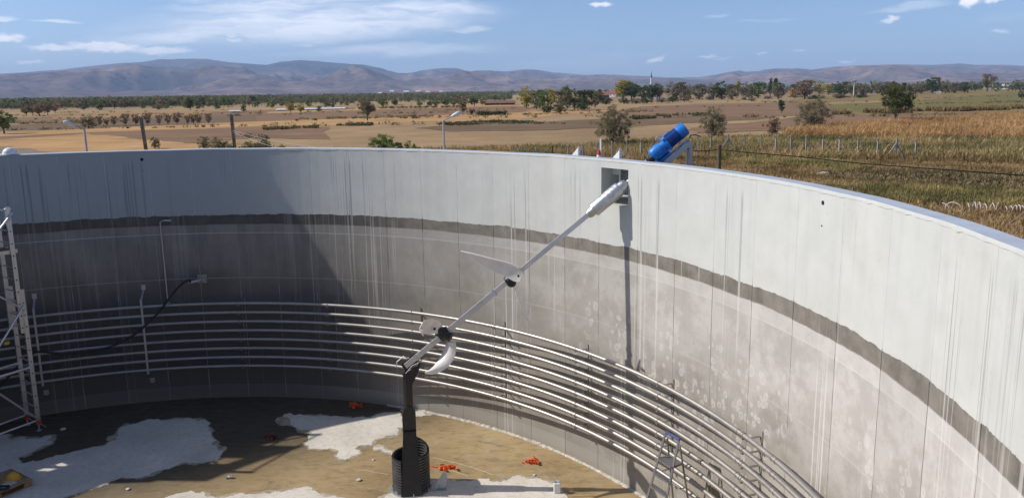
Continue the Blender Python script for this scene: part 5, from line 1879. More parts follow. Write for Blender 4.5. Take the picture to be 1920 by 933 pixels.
tree(556, 222, 227, 10, ('dark', 'bush', 'far', 21), 'tiny dark bush in brown field, left one of two', name='bush', cat='bush')
tree(591, 221, 226, 14, ('dark', 'bush', 'far', 22), 'tiny dark bush in brown field, right one of two', name='bush', cat='bush')
# ---- orchard row
ORD = 'first second third fourth fifth sixth seventh eighth ninth tenth eleventh twelfth thirteenth'.split()
for i, (x, s_) in enumerate([(187, 1), (200, .8), (214, 1), (236, 1.15), (255, 1.2), (277, 1.25), (299, 1), (315, 1.1), (332, 1.2), (352, .9), (363, 1.1), (373, 1), (392, 1.1)]):
    yb = 237 - (x - 187) * .018
    tree(x, yb - 19 * s_, yb, 15 * s_, ('brown', 'vase', 'mid', 30 + i % 3), ORD[i] + ' small vase-shaped fruit tree from the left in the orchard row', 'orchard row of small fruit trees', 'fruit_tree')
# ---- grove right of centre
GR = [(987, 161, 203, 30, 'yellow', 'round', 'rounded yellow-green tree at left end of the grove'),
      (1006, 166, 205, 26, 'grey', 'round', 'grey-green tree just right of rounded yellow-green tree'),
      (1018, 164, 207, 28, 'green', 'round', 'green tree in left half of the central grove'),
      (1033, 165, 203, 20, 'yellow', 'oval', 'slim yellowish tree inside the central grove'),
      (1052, 163, 208, 36, 'grey', 'round', 'pale grey-green tree in middle of the central grove'),
      (1063, 160, 204, 20, 'green', 'oval', 'slim green tree rising from middle of the central grove'),
      (1077, 166, 206, 34, 'grey', 'round', 'wide grey-green tree right of middle in central grove'),
      (1095, 163, 206, 38, 'dark', 'round', 'darker wide tree in the right half of central grove'),
      (1116, 166, 201, 34, 'grey', 'round', 'grey tree at right end of central grove, left of red-roofed house'),
      (1028, 192, 212, 26, 'dark', 'bush', 'dark bush in front of central grove, left part'),
      (1050, 190, 213, 28, 'grey', 'bush', 'grey bush in front of central grove, middle part'),
      (1092, 189, 208, 28, 'dark', 'bush', 'dark bush in front of central grove, right part'),
      (1137, 178, 196, 26, 'dark', 'bush', 'dark bush in front of the red-roofed house'),
      (1124, 166, 190, 8, 'green', 'poplar', 'slim green poplar just left of red-roofed house'),
      (1168, 149, 190, 34, 'yellow', 'oval', 'tall yellow-green tree right of the red-roofed house'),
      (1184, 154, 190, 28, 'dark', 'oval', 'dark green tree backing the tall yellow-green tree'),
      (1207, 156, 191, 30, 'dark', 'round', 'dark tree just left of minaret'),
      (1222, 158, 191, 20, 'dark', 'oval', 'dark tree standing in front of minaret'),
      (1232, 155, 188, 20, 'grey', 'oval', 'dark grey tree just right of minaret'),
      (1237, 164, 185, 16, 'yellow', 'oval', 'small yellowish tree right of minaret'),
      (1268, 151, 187, 44, 'grey', 'round', 'broad dome-shaped grey tree above white house'),
      (1291, 158, 186, 22, 'grey', 'round', 'smaller grey tree right of broad dome-shaped one'),
      (1311, 153, 187, 32, 'grey', 'round', 'grey round tree, third large crown right of minaret'),
      (1338, 154, 187, 26, 'grey', 'round', 'grey tree left of the wide double crown'),
      (1353, 152, 187, 36, 'dark', 'round', 'dark grey tree forming left of wide double crown'),
      (1372, 154, 188, 26, 'grey', 'round', 'grey tree forming right of wide double crown'),
      (1384, 151, 181, 7, 'yellow', 'poplar', 'slim pale poplar right of wide double crown'),
      (1397, 154, 184, 24, 'grey', 'round', 'brownish-grey tree right of slim pale poplar'),
      (1421, 149, 184, 32, 'green', 'round', 'light green tree left of the two dark poplars'),
      (1408, 158, 186, 20, 'grey', 'round', 'grey tree tucked before light green tree'),
      (1444, 147, 180, 7, 'dark', 'poplar', 'left one of two dark poplars'),
      (1453, 144, 182, 8, 'dark', 'poplar', 'right and taller one of two dark poplars'),
      (1459, 152, 187, 26, 'grey', 'round', 'grey tree under the taller dark poplar'),
      (1486, 165, 180, 16, 'orange', 'round', 'small orange autumn tree'),
      (1488, 155, 175, 14, 'dark', 'round', 'dark tree behind small orange one'),
      (1509, 147, 186, 40, 'brown', 'round', 'wide brownish-olive tree right of small orange one'),
      (1536, 151, 178, 26, 'yellow', 'round', 'bright yellow-green tree, left of yellow pair'),
      (1553, 154, 178, 20, 'yellow', 'round', 'yellower tree, right of yellow pair'),
      (1577, 151, 180, 32, 'dark', 'round', 'dark tree right of yellow pair'),
      (1600, 151, 180, 28, 'grey', 'round', 'grey tree by the white power pylon'),
      (1618, 157, 180, 26, 'grey', 'round', 'low grey tree right of white power pylon'),
      (1655, 151, 181, 34, 'grey', 'round', 'grey tree behind tall green tree beside maize'),
      (1713, 156, 177, 26, 'grey', 'round', 'low grey tree just right of tall green tree beside maize'),
      (1727, 154, 176, 24, 'brown', 'round', 'low brownish tree, second right of tall green tree'),
      (1748, 142, 176, 28, 'dark', 'round', 'tall dark tree halfway to right edge'),
      (1772, 150, 175, 28, 'grey', 'round', 'grey tree right of tall dark one near the right'),
      (1790, 153, 175, 22, 'grey', 'round', 'low grey tree left of rounded brown one'),
      (1808, 152, 174, 20, 'dark', 'round', 'low dark tree next to rounded brown one'),
      (1905, 149, 168, 18, 'dark', 'round', 'dark tree right of white industrial hall')]
for i, (x, yt, yb, wd, kd, shp, lb) in enumerate(GR):
    near = x < 1140
    tree(x, yt, yb, wd * 1.12, (kd, 'full' if shp == 'round' else shp, 'mid', 50 + (i % 3)), lb, 'trees of the grove and village belt')
# shrubs under the belt
for i, (x, yb, wd, ht) in enumerate([(1170, 195, 26, 13), (1192, 195, 24, 12), (1213, 194, 28, 14), (1240, 193, 24, 11), (1262, 192, 30, 13), (1284, 191, 26, 13), (1330, 188, 18, 9), (1410, 190, 18, 8), (1395, 188, 12, 6), (1490, 184, 24, 9), (1530, 186, 40, 9), (1575, 185, 40, 10), (1612, 184, 32, 9), (1440, 186, 20, 7)]):
    tree(x, yb - ht, yb, wd, (('dark', 'grey')[i % 2], 'bush', 'mid', 70 + i % 2), 'low dark shrub in the line below the village trees', 'shrubs below the village trees', 'bush', 'bush')
# ---- treelines in the left half
LT = [(62, 190, 217, 24), (74, 193, 218, 26), (90, 192, 216, 22), (104, 194, 213, 14), (50, 196, 218, 20)]
for i, (x, yt, yb, wd) in enumerate(LT):
    tree(x, yt, yb, wd, ('brown' if i % 2 else 'grey', 'round', 'mid', 80 + i % 2), ORD[[50, 62, 74, 90, 104].index(x)] + ' half-bare brown tree from the left in clump left of street lamp', 'brown clump left of the street lamp')
MT = [(719, 184, 203, 20), (741, 186, 200, 14), (787, 188, 201, 14), (805, 188, 202, 12), (817, 186, 201, 18), (835, 186, 200, 18), (851, 184, 200, 22), (889, 182, 200, 22), (905, 186, 198, 14)]
for i, (x, yt, yb, wd) in enumerate(MT):
    tree(x, yt, yb, wd, ('dark' if i % 2 else 'green', 'round', 'mid', 84 + i % 2), ORD[i] + ' round dark tree from the left in spaced row before brown barn', 'spaced dark trees left of the brown barn')
rr = random.Random(11)
for i in range(20):
    x = 715 + i * 8 + rr.uniform(-3, 3); yb = 204.5 - i * .15
    tree(x, yb - rr.uniform(4, 7), yb, rr.uniform(9, 13), (rr.choice(['dark', 'green']), 'bush', 'far', 90), 'low dark bush in the hedge line below the spaced dark trees', 'hedge bushes below the spaced trees', 'bush', 'bush')
for i in range(9):
    x = 898 + i * 6.2; tree(x, 205 + rr.uniform(-1, 2), 217.5 - i * .25, 13, ('dark', 'bush', 'mid', 91), 'dark green bush in the thick hedge right of olive-grey tree', 'thick hedge left of the grove', 'bush', 'bush')
for i in range(92):
    x = 100 + i * 6.4 + rr.uniform(-16, 16)
    yb = 207 - (x - 150) * .012 + rr.uniform(-9, 1)
    if 236 < x < 262 or 430 < x < 450: continue
    ht = rr.choice([7, 9, 12, 14, 17, 19]) * (1.0 if x < 480 else .75)
    tree(x, yb - ht, yb, ht * rr.uniform(.8, 1.3), (rr.choice(['grey', 'green', 'grey', 'grey', 'brown', 'green']), rr.choice(['full', 'full', 'oval', 'bush']), 'far', 100 + i % 4), 'mid-distance tree in loose belt across the left half of the plain', 'belt of trees across the left plain')
tree(357, 183, 207, 16, ('dark', 'oval', 'mid', 95), 'tallest dark conifer-like tree in belt left of centre')
tree(457, 195, 209, 12, ('dark', 'bush', 'mid', 96), 'dark bush right of small white shed', name='bush', cat='bush')
tree(598, 197, 209, 14, ('dark', 'bush', 'mid', 97), 'dark bush before the long white greenhouse', name='bush', cat='bush')
tree(545, 192, 213, 17, ('yellow', 'round', 'mid', 98), 'yellow-green tree left of long white greenhouse')
tree(565, 194, 214, 15, ('yellow', 'round', 'mid', 99), 'paler yellow-green tree next to the long white greenhouse')

# ---- distant woods, one mass
def far_wood():
    rs = np.random.RandomState(5)
    V = []; T_ = []
    N = 0
    def clump(x, y, z, h, w_, k=16):
        nonlocal N
        d = rs.normal(size=(k, 3)); d /= np.linalg.norm(d, axis=1)[:, None]
        d[:, 0] *= w_ * .5; d[:, 1] *= w_ * .5; d[:, 2] *= h * .45
        d *= (rs.random(k) ** .35)[:, None]
        p = np.array([x, y, z + h * .52]) + d
        t1_ = rs.normal(size=(k, 3)); t1_ /= np.linalg.norm(t1_, axis=1)[:, None]
        t2_ = np.cross(t1_, rs.normal(size=(k, 3))); t2_ /= np.linalg.norm(t2_, axis=1)[:, None]
        s_ = (w_ * .20 * (16 / k) ** .5 * rs.uniform(.6, 1.3, k))[:, None]
        V.append(np.stack([p - t1_ * s_, p + t2_ * s_ * .7, p + t1_ * s_, p - t2_ * s_ * .7], 1)); T_.append(np.clip(rs.normal(.45, .25, k) + rs.normal(0, .2), 0, 1)); N += 1
    def band(x0, x1, d0_, d1_, cnt, hs=9, thr=-.05):
        i = 0; tries = 0
        while i < cnt and tries < cnt * 12:
            tries += 1
            px_ = rs.uniform(x0, x1); a = az_of(px_); d = d0_ * (d1_ / d0_) ** rs.random()
            x = d * math.sin(a); y = d * math.cos(a)
            if noise.noise(Vector((x / 420, y / 160, 1.7))) < thr: continue
            h = hs * rs.uniform(.6, 1.5); clump(x, y, GZ, h, h * rs.uniform(.7, 1.2), 60 if d < 650 else (28 if d < 1000 else 16)); i += 1
    band(-300, 500, 600, 1500, 2200, 5.0, -.15)
    band(300, 960, 650, 1500, 1300, 5.0, .0)
    band(-300, 1000, 1500, 4800, 6500, 6.0, -.05)
    band(30, 430, 420, 640, 520, 5.0, .04)
    band(430, 960, 400, 620, 260, 4.0, .12)
    band(960, 2300, 1300, 5000, 1800, 7.5, .05)
    band(960, 2200, 700, 1300, 260, 8, .1)
    V = np.concatenate(V); T_ = np.concatenate(T_)
    o = raw_mesh('distant_woods', V.reshape(-1, 3), np.arange(len(V) * 4).reshape(-1, 4), [leaf_mat('wood_leaf', (0.095, 0.110, 0.065), (0.19, 0.195, 0.115), 0)], attr=('tint', np.stack([T_] * 3, 1)))
    tag(o, 'scattered distant woods and hedgerows across the valley floor before the hills', 'woods', kind='stuff')
far_wood()


# ---- grass, weeds and maize near the rim
def tuft_field(name, region_fn, count, seed, hgt, width, blades, mat, tint_fn, label, cat, lean=.45):
    rs = np.random.RandomState(seed)
    pts = region_fn(rs, count)
    n = len(pts)
    P0 = np.repeat(pts, blades, axis=0)
    m = len(P0)
    a = rs.uniform(0, 2 * np.pi, m)
    off = rs.normal(0, .12 * width * 8, (m, 2))
    base = np.column_stack([P0[:, 0] + off[:, 0], P0[:, 1] + off[:, 1], np.full(m, GZ + .02)])
    h = hgt * rs.uniform(.45, 1.25, m) * np.repeat(rs.uniform(.6, 1.3, n), blades)
    ln = lean * h * rs.random(m)
    tip = base + np.column_stack([np.cos(a) * ln, np.sin(a) * ln, h])
    mid = base + (tip - base) * .55 + np.column_stack([-np.cos(a) * ln * .2, -np.sin(a) * ln * .2, h * .05])
    wv = np.column_stack([-np.sin(a), np.cos(a), np.zeros(m)]) * (width * rs.uniform(.6, 1.4, m))[:, None]
    V = np.stack([base - wv * .5, mid - wv, tip, mid + wv, ], 1)
    tn = np.clip(np.repeat(tint_fn(pts, rs), blades) + rs.normal(0, .16, m), 0, 1)
    o = raw_mesh(name, V.reshape(-1, 3), np.arange(m * 4).reshape(-1, 4), [mat], attr=('tint', np.stack([tn] * 3, 1)))
    return tag(o, label, cat, kind='stuff')


def px_region(poly, z=GZ):
    """ground points inside the patch of ground seen inside the given outline"""
    Pp = np.array([tuple(G(x, y, z))[:2] for x, y in poly])
    def fn(rs, n):
        lo = Pp.min(0); hi = Pp.max(0)
        out = []
        tot = 0
        while tot < n:
            q = rs.uniform(lo, hi, (n * 2, 2))
            ins = np.zeros(len(q), bool)
            j = len(Pp) - 1
            for i in range(len(Pp)):
                xi, yi = Pp[i]; xj, yj = Pp[j]
                c = ((yi > q[:, 1]) != (yj > q[:, 1])) & (q[:, 0] < (xj - xi) * (q[:, 1] - yi) / (yj - yi + 1e-12) + xi)
                ins ^= c; j = i
            out.append(q[ins]); tot += ins.sum()
        return np.concatenate(out)[:n]
    return fn


def nz_(pts, sc, seed):
    return np.array([noise.fractal(Vector((float(p[0]) * sc, float(p[1]) * sc, seed)), 1.0, 2.0, 3) for p in pts])


G_GREEN = leaf_mat('weed_green', (0.150, 0.145, 0.055), (0.48, 0.38, 0.17), 0)
G_DRY = leaf_mat('grass_dry', (0.19, 0.130, 0.065), (0.52, 0.38, 0.21), 0)
G_MAIZE = leaf_mat('maize_dry', (0.36, 0.205, 0.09), (0.64, 0.43, 0.22), 0)
def patchy_w(fn):
    def g(rs, n):
        p = fn(rs, int(n * 1.6)); k = nz_(p, .07, 44) + .5 * nz_(p, .4, 3) > -.18
        return p[k][:n]
    return g
tuft_field('dry_maize', px_region([(1468, 252), (1560, 241), (1700, 232), (1850, 222), (2060, 214), (2060, 268), (1700, 264), (1470, 259)]), 20000, 1, 1.0, .048, 6, G_MAIZE,
           lambda p, rs: .45 + .5 * nz_(p, .15, 1), 'field of dry orange maize beyond the fence on the right', 'maize', 1.1)
tuft_field('green_weeds', patchy_w(px_region([(960, 288), (1215, 268), (1470, 261), (1720, 264), (2060, 270), (2060, 318), (1600, 303), (1460, 302), (1330, 298), (1215, 308), (960, 300)])), 15000, 2, .60, .045, 6, G_GREEN,
           lambda p, rs: .30 + .9 * nz_(p, .12, 2), 'band of tall green and yellowing weeds along the fence', 'weeds', 1.0)
def rim_clear(fn):
    def g(rs, n):
        p = fn(rs, int(n * 1.15)); k = np.hypot(p[:, 0] - TC.x, p[:, 1] - TC.y) > RO + .5
        return p[k][:n]
    return g
tuft_field('dry_grass', rim_clear(px_region([(1180, 300), (1330, 296), (1600, 300), (2060, 312), (2060, 520), (1900, 470), (1700, 420), (1500, 370), (1250, 340)])), 16000, 3, .32, .022, 6, G_DRY,
           lambda p, rs: .45 + .8 * nz_(p, .25, 3), 'dry brown grass sloping from the rim on the right', 'grass', .6)
tuft_field('green_grass', px_region([(1500, 355), (1700, 352), (2060, 372), (2060, 400), (1850, 392), (1700, 385), (1560, 372)]), 5000, 4, .38, .026, 6, G_GREEN,
           lambda p, rs: .35 + .9 * nz_(p, .3, 4), 'patch of greener grass above the white coils', 'grass', .5)
tuft_field('green_turf', px_region([(1320, 300), (1560, 306), (1640, 318), (1560, 330), (1560, 318), (1400, 312)]), 3500, 7, .4, .03, 6, G_GREEN,
           lambda p, rs: .45 + .9 * nz_(p, .3, 4), 'greenish turf behind the rim beside the wooden post', 'grass', .5)
tuft_field('field_weeds', px_region([(500, 296), (760, 296), (1000, 292), (1215, 290), (1215, 272), (1050, 276), (900, 280), (760, 284), (500, 284)]), 4000, 5, .5, .04, 5, G_DRY,
           lambda p, rs: .5 + .6 * nz_(p, .1, 5), 'dry weeds in the field just beyond the rim', 'weeds', .5)
tuft_field('dry_tufts', px_region([(960, 292), (1215, 266), (1470, 260), (1720, 262), (2060, 268), (2060, 318), (1600, 305), (1330, 300), (1215, 308)]), 5000, 9, .75, .04, 6, G_DRY,
           lambda p, rs: .55 + .7 * nz_(p, .1, 9), 'straw-coloured tufts mixed into the green weeds', 'grass', .9)
tuft_field('rough_grass', rim_clear(lambda rs, n: np.column_stack([rs.uniform(-45, 45, n), rs.uniform(8, 62, n)])), 16000, 10, .30, .03, 5, G_DRY,
           lambda p, rs: .5 + .8 * nz_(p, .12, 10), 'rough dry grass on the ground round the tank', 'grass', .8)
# hedgerow weeds in the mid fields
def patchy(fn, seed):
    def g(rs, n):
        p = fn(rs, n * 2); k = nz_(p, .11, seed) > .02
        return p[k][:n]
    return g
def strip(poly, cnt, seed, h, mat, label, w_=.12, lean=.4):
    tuft_field('hedge_weeds', patchy(px_region(poly), seed), cnt, seed, h, w_, 6, mat, lambda p, rs: .2 + .5 * nz_(p, .05, seed), label, 'weeds', lean)
G_DKW = leaf_mat('weed_dark', (0.090, 0.092, 0.048), (0.27, 0.22, 0.12), 0)
strip([(490, 243), (560, 238.5), (600, 237), (600, 240.5), (560, 242.5), (490, 245)], 150, 21, .5, G_DKW, 'strip of dark weeds between gold and tan fields, left piece')
strip([(625, 237), (690, 233), (700, 233), (700, 236), (640, 239)], 150, 22, .5, G_DKW, 'strip of dark weeds between gold and tan fields, middle piece')
strip([(785, 236), (860, 230), (960, 227), (1030, 229), (960, 233), (860, 236)], 420, 23, .45, G_DKW, 'strip of dark weeds at the head of dark ploughed field')
strip([(1180, 222), (1240, 218), (1310, 215), (1330, 217), (1240, 222), (1190, 225)], 330, 24, .7, G_DKW, 'dark overgrown ditch between grey half-bare trees')
strip([(1560, 213), (1700, 210), (1920, 203), (2060, 199), (2060, 203), (1920, 206), (1700, 213), (1560, 216)], 1800, 25, 1.0, G_DRY, 'tan grass verge below the green crop strip')

# ------------------------------------------------------------------ fence along the field
M_CPOST = simple('pale_concrete', (0.33, 0.31, 0.28), .8)
fp = [(973.6, 278), (1006, 276), (1065.5, 271.6), (1093, 270), (1120, 267.5), (1148.5, 265), (1175.6, 263), (1202, 261.5), (1309, 255.7), (1333.5, 253.6), (1396.5, 252), (1428, 252), (1455.4, 253.6), (1483.6, 254.4), (1512.5, 254.8), (1544, 255.2), (1575, 256), (1610, 257.5), (1647, 258.6), (1718.6, 260.6)]
bp = MB(); bp.bar((0, 0, -.3), (0, 0, 1.62), .12, .12); bp.bar((0, 0, 1.60), (-.12, -.10, 1.90), .11, .11)
q = bp.build('fence_post', M_CPOST); pm = q.data; bpy.data.objects.remove(q)
tops = []
for i, (x, y) in enumerate(fp):
    d = ray(x, y); t_ = (GZ + 1.9 - EYE.z) / d.z; p = EYE + d * t_
    tops.append(p)
    o = bpy.data.objects.new('fence_post', pm); COL.objects.link(o); o.location = (p.x, p.y, GZ); o.rotation_euler.z = rnd.uniform(-.4, .4)
    tag(o, (ORD[i] + ' bent concrete fence post from the left, left of the blue motor') if i < 8 else (ORD[i - 8] + ' bent concrete fence post from the left, right of the blue motor'), 'fence post', 'concrete posts of the field fence')
for (x, y, s, lb) in ((1366, 251.5, 1, 'pale braced fence post with two struts right of the grey tree'), (1682, 259.5, 1, 'pale tent-shaped braced fence post before orange maize')):
    d = ray(x, y); t_ = (GZ + 1.95 - EYE.z) / d.z; p = EYE + d * t_; p.z = GZ
    t = thing('braced_post', p, lb, 'fence post')
    b = MB(); b.bar(p - z1 * .3, p + z1 * 1.95, .12, .12); b.build('post', M_CPOST, t)
    for q in (-1, 1):
        b = MB(); b.bar(p + z1 * 1.5, p + Vector((.95 * q, .1, 0)), .11, .11); b.build('strut', M_CPOST, t)
b = MB()
for hh in (.5, 1.0, 1.5):
    b.tube([Vector((p.x, p.y, GZ + hh)) for p in tops[8:]], .006, 3)
    b.tube([Vector((p.x, p.y, GZ + hh)) for p in tops[:8]], .006, 3)
tag(b.build('fence_wire', M_GALV), 'thin wires strung between the concrete fence posts', 'wire')
b = MB(); p = G(1036, 284, GZ); p = D(1036, 274, 66); b.bar(Vector((p.x, p.y, GZ)), Vector((p.x, p.y, p.z)), .09, .09); tag(b.build('dark_post', M_BARK, origin=(p.x, p.y, GZ)), 'thin dark wooden stake behind the rim left of white bracket', 'post')

# wooden post with black cable
def zfor(x, y, dist):
    return D(x, y, dist)
p = zfor(1349, 275, 24); wp = thing('wooden_post', (p.x, p.y, GZ), 'mossy wooden post carrying a sagging cable behind rim right of motor', 'post')
b = MB(); b.tube([(p.x + .05, p.y, GZ - .2), (p.x, p.y, p.z)], [.075, .062], 9); b.build('post', simple('mossy_wood', (.13, .11, .06), .9, var=.3, scale=10, bmp=.5, bscale=30), wp)
b = MB(); b.lathe([(-.02, .07), (.04, .07), (.07, .03)], p, z1, 9); b.build('cap', M_BARK, wp)
c_pts = [zfor(1300, 283, 24), zfor(1325, 283, 24), zfor(1349, 281, 24), zfor(1400, 286, 23), zfor(1500, 294, 22), zfor(1600, 305, 21), zfor(1700, 313, 20.5), zfor(1800, 320, 20), zfor(1920, 329, 20), zfor(2150, 345, 20)]
b = MB(); b.tube(smooth_path(c_pts, 5), .014, 6); tag(b.build('black_cable', simple('dull_black', (.02, .02, .02), .95, spec=.05), origin=c_pts[2]), 'black cable sagging from the wooden post toward the right edge', 'cable')

# white coils in the grass
M_COIL = simple('white_hose', (.62, .57, .54), .7)
def coil_piece(a, c, turns, r, label, flat=1.0):
    A_ = G(*a, GZ); C_ = G(*c, GZ); ax = (C_ - A_); L = ax.length; ax /= L
    u = Vector((0, 0, 1)); v = ax.cross(u)
    pts = []
    n = int(turns * 14)
    for i in range(n + 1):
        t_ = i / n; an = t_ * turns * 2 * PI
        pp_ = A_ + ax * (L * (t_ + .03 * math.sin(9 * t_))) + u * (r * (1 + math.cos(an)) + .02 + .10 * math.sin(5 * t_) ** 2) + v * (r * math.sin(an))
        pts.append(pp_)
    b = MB(); b.tube(pts, .022, 5)
    tag(b.build('white_coil', M_COIL, origin=A_), label, 'coil', 'white spiral coils left in the grass')
coil_piece((1764, 402), (1800, 400), 1.6, .30, 'white spiral with two loose turns in grass by the rim at right')
coil_piece((1813, 398), (1870, 401), 5, .24, 'white zigzag spiral of five turns in grass, middle of the three')
coil_piece((1884, 400), (1960, 403), 9, .18, 'tight white spiral in grass running out of right edge')
M_STICK = simple('pale_stick', (.45, .35, .25), .8)
b = MB(); b.tube([G(1874, 432, GZ) + z1 * .05, G(1900, 424, GZ) + z1 * .3, G(1935, 412, GZ) + z1 * .75], .022, 6); tag(b.build('stick', M_STICK, origin=G(1874, 432, GZ)), 'long pale stick leaning in the brown grass at right edge', 'stick')
b = MB(); b.tube([G(1776, 400, GZ) + z1 * .05, G(1794, 405, GZ) + z1 * .05, G(1804, 398, GZ) + z1 * .1], .022, 6); tag(b.build('stick', M_STICK, origin=G(1776, 400, GZ)), 'short bent pale stick beside rim below the first white spiral', 'stick')
bm = bmesh.new(); bmesh.ops.create_icosphere(bm, subdivisions=3, radius=.5)
for v in bm.verts: v.co *= 1 + .3 * noise.noise(v.co * 3); v.co.x *= 1.0; v.co.z *= .55
me = bpy.data.meshes.new('rock'); bm.to_mesh(me); bm.free(); me.materials.append(simple('pale_rock', (.36, .31, .25), .9, bmp=.6, bscale=10))
o = bpy.data.objects.new('rock', me); COL.objects.link(o); o.location = G(1545, 331, GZ) + z1 * .12; tag(o, 'flat pale rock in dry grass behind the rim right of the post', 'rock')

# ------------------------------------------------------------------ street lamps and utility poles
def lamp(x, ytop, xh, yh, dist, label, rad=.05):
    p = zfor(x, ytop, dist); hd = zfor(xh, yh, dist)
    t = thing('street_lamp', (p.x, p.y, GZ), label, 'street lamp', 'street lamps behind the tank')
    b = MB(); b.tube([(p.x + .02, p.y, GZ), (p.x, p.y, p.z)], [rad * 1.4, rad], 8); b.build('pole', M_GALV, t)
    b = MB(); b.tube([p, p.lerp(hd, .9)], rad * .8, 6); b.build('arm', M_GALV, t)
    d_ = (hd - p).normalized()
    b = MB(); y_ = fwd
    L_ = .42
    b.tube([hd - d_ * L_ * .8, hd - d_ * L_ * .5, hd, hd + d_ * L_ * .35, hd + d_ * L_ * .5], [.04, .09, .115, .09, .02], 10)
    b.build('head', M_WPL, t, smooth=True)
lamp(158, 242, 127, 231, 42, 'street lamp with white head pointing left, near left edge')
lamp(831, 226, 857, 213.5, 40, 'street lamp with white head pointing right, behind rim near centre')
def upole(x, yt, xb, yb, dist, label, wires):
    tp = zfor(x, yt, dist); bt = zfor(xb, yb, dist)
    d_ = (bt - tp); k = (GZ - tp.z) / d_.z; ft = tp + d_ * k
    t = thing('utility_pole', ft, label, 'utility pole', 'leaning utility poles')
    b = MB(); b.bar(ft, tp, .20, .16, (0, 1, 0)); b.build('pole', simple('weathered_pole', (.20, .165, .125), .9, var=.25, scale=5), t)
    for f in (.03, .33):
        c = tp.lerp(bt, f); b = MB(); b.box(c, (.17, .06, .035)); b.lathe([(0, .035), (.10, .04), (.11, .02)], c + Vector((.12, -.02, .03)), z1, 8); b.lathe([(0, .035), (.10, .04), (.11, .02)], c + Vector((-.12, -.02, .03)), z1, 8)
        b.build('insulator_arm', M_GALV, t)
    return tp
w1 = upole(264, 219, 273.5, 279, 62, 'leaning square utility pole behind the rim on the left, nearer street lamp', 0)
w2 = upole(433.5, 214, 440, 276, 62, 'leaning square utility pole behind the rim beside the wide grey bush', 0)
def wire(a, c, sag, label):
    pts = [a.lerp(c, i / 16) - z1 * (sag * 4 * (i / 16) * (1 - i / 16)) for i in range(17)]
    b = MB(); b.tube(pts, .012, 4); tag(b.build('overhead_wire', M_GALV, origin=a), label, 'wire')
wire(w1 - z1 * .15, w2 - z1 * .15, .35, 'thin overhead wire strung between the two leaning utility poles')
wire(w2 - z1 * 1.2, zfor(760, 290, 30), .3, 'thin pale wire running down right from right utility pole, upper one')
wire(w2 - z1 * 1.3, zfor(620, 292, 34), .3, 'thin pale wire running down right from right utility pole, lower one')

# ------------------------------------------------------------------ buildings
M_WH = simple('white_render', (.66, .65, .62), .8, var=.05)
M_ROOF = simple('red_tiles', (.33, .095, .055), .8, var=.2, scale=3)
M_BRN = simple('brown_brick', (.26, .13, .08), .9, var=.2, scale=2)
M_GLS = simple('window_dark', (.03, .035, .04), .2, var=.1)
M_SHED = simple('pale_sheet_roof', (.66, .66, .64), .5, var=.05)
M_RUST = simple('rusty_roof', (.20, .10, .07), .8, var=.2)


def house(x, yb, wpx, hpx, depth, label, wall_m, roof_m, name='house', cat='house', roof=.45, nwin=3, dist=None, rot=0.0, gid=None):
    g = G(x, yb, GZ) if dist is None else D(x, 200, dist); g.z = GZ
    k = math.hypot(g.x, g.y) / F
    wdt = wpx * k; ht = (hpx * k) if dist is None else (D(x, yb - hpx, dist).z - GZ)
    az_ = math.atan2(g.x, g.y) + rot
    ax = Vector((math.cos(az_), -math.sin(az_), 0)); ay = Vector((math.sin(az_), math.cos(az_), 0))
    t = thing(name, g, label, cat, gid)
    hw_ = ht * (1 - roof)
    b = MB(); b.box(g + ay * depth / 2 + z1 * hw_ / 2, (wdt / 2, depth / 2, hw_ / 2), (ax, ay, z1)); b.build('wall', wall_m, t)
    e = wdt * .04 + .3
    c = [g + ax * (sx * (wdt / 2 + e)) + ay * (depth / 2 + sy * (depth / 2 + e)) + z1 * hw_ for sx, sy in ((-1, -1), (1, -1), (1, 1), (-1, 1))]
    r = [g + ax * (sx * (wdt / 2 + e * .2)) + ay * depth / 2 + z1 * ht for sx in (-1, 1)]
    b = MB(); b.add(c + r, [(0, 1, 5, 4), (2, 3, 4, 5), (0, 4, 3), (1, 2, 5), (0, 3, 2, 1)]); b.build('roof', roof_m, t)
    for i in range(nwin):
        xx = (-.5 + (i + .5) / nwin) * wdt
        b = MB(); b.box(g + ax * xx - ay * .03 + z1 * hw_ * .55, (min(.6, wdt * .06), .05, min(.7, hw_ * .2)), (ax, ay, z1)); b.build('window', M_GLS, t)
    return t


house(1148, 182, 12, 13, 9, 'white gabled house with red roof left of tall yellow-green tree', M_WH, M_ROOF, nwin=2, rot=.3)
house(1134, 184, 16, 10, 9, 'long low red-roofed house left of the white gabled one', M_BRN, M_ROOF, nwin=4)
house(1233, 184, 16, 8, 8, 'white house half hidden by trees right of minaret', M_WH, M_RUST, nwin=2, roof=.3)
house(1263, 183, 10, 7, 8, 'small white house under broad dome-shaped tree', M_WH, M_ROOF, nwin=2)
house(937, 197, 56, 8, 12, 'long low brown barn with rusty roof left of grove', M_BRN, M_RUST, name='barn', cat='barn', nwin=6, roof=.55)
house(441, 212, 16, 4.5, 5, 'small open white shed with pale roof on the left plain', M_WH, M_SHED, name='shed', cat='shed', nwin=1, roof=.3)
house(527, 208, 14, 4, 6, 'short white shed left of the long greenhouse', M_WH, M_SHED, name='shed', cat='shed', nwin=1, roof=.5)
house(610, 206, 66, 3.6, 9, 'long white greenhouse on the plain left of centre', M_WH, M_SHED, name='greenhouse', cat='greenhouse', nwin=8, roof=.5)
house(1880, 166, 40, 8, 40, 'white industrial hall on the skyline near right edge', M_WH, M_SHED, name='hall', cat='hall', nwin=6, roof=.35, dist=1250)
house(1760, 176, 6, 3, 4, 'tiny white hut in pasture right of tall green tree', M_WH, M_SHED, name='hut', cat='hut', nwin=1, roof=.3)
rr = random.Random(4)
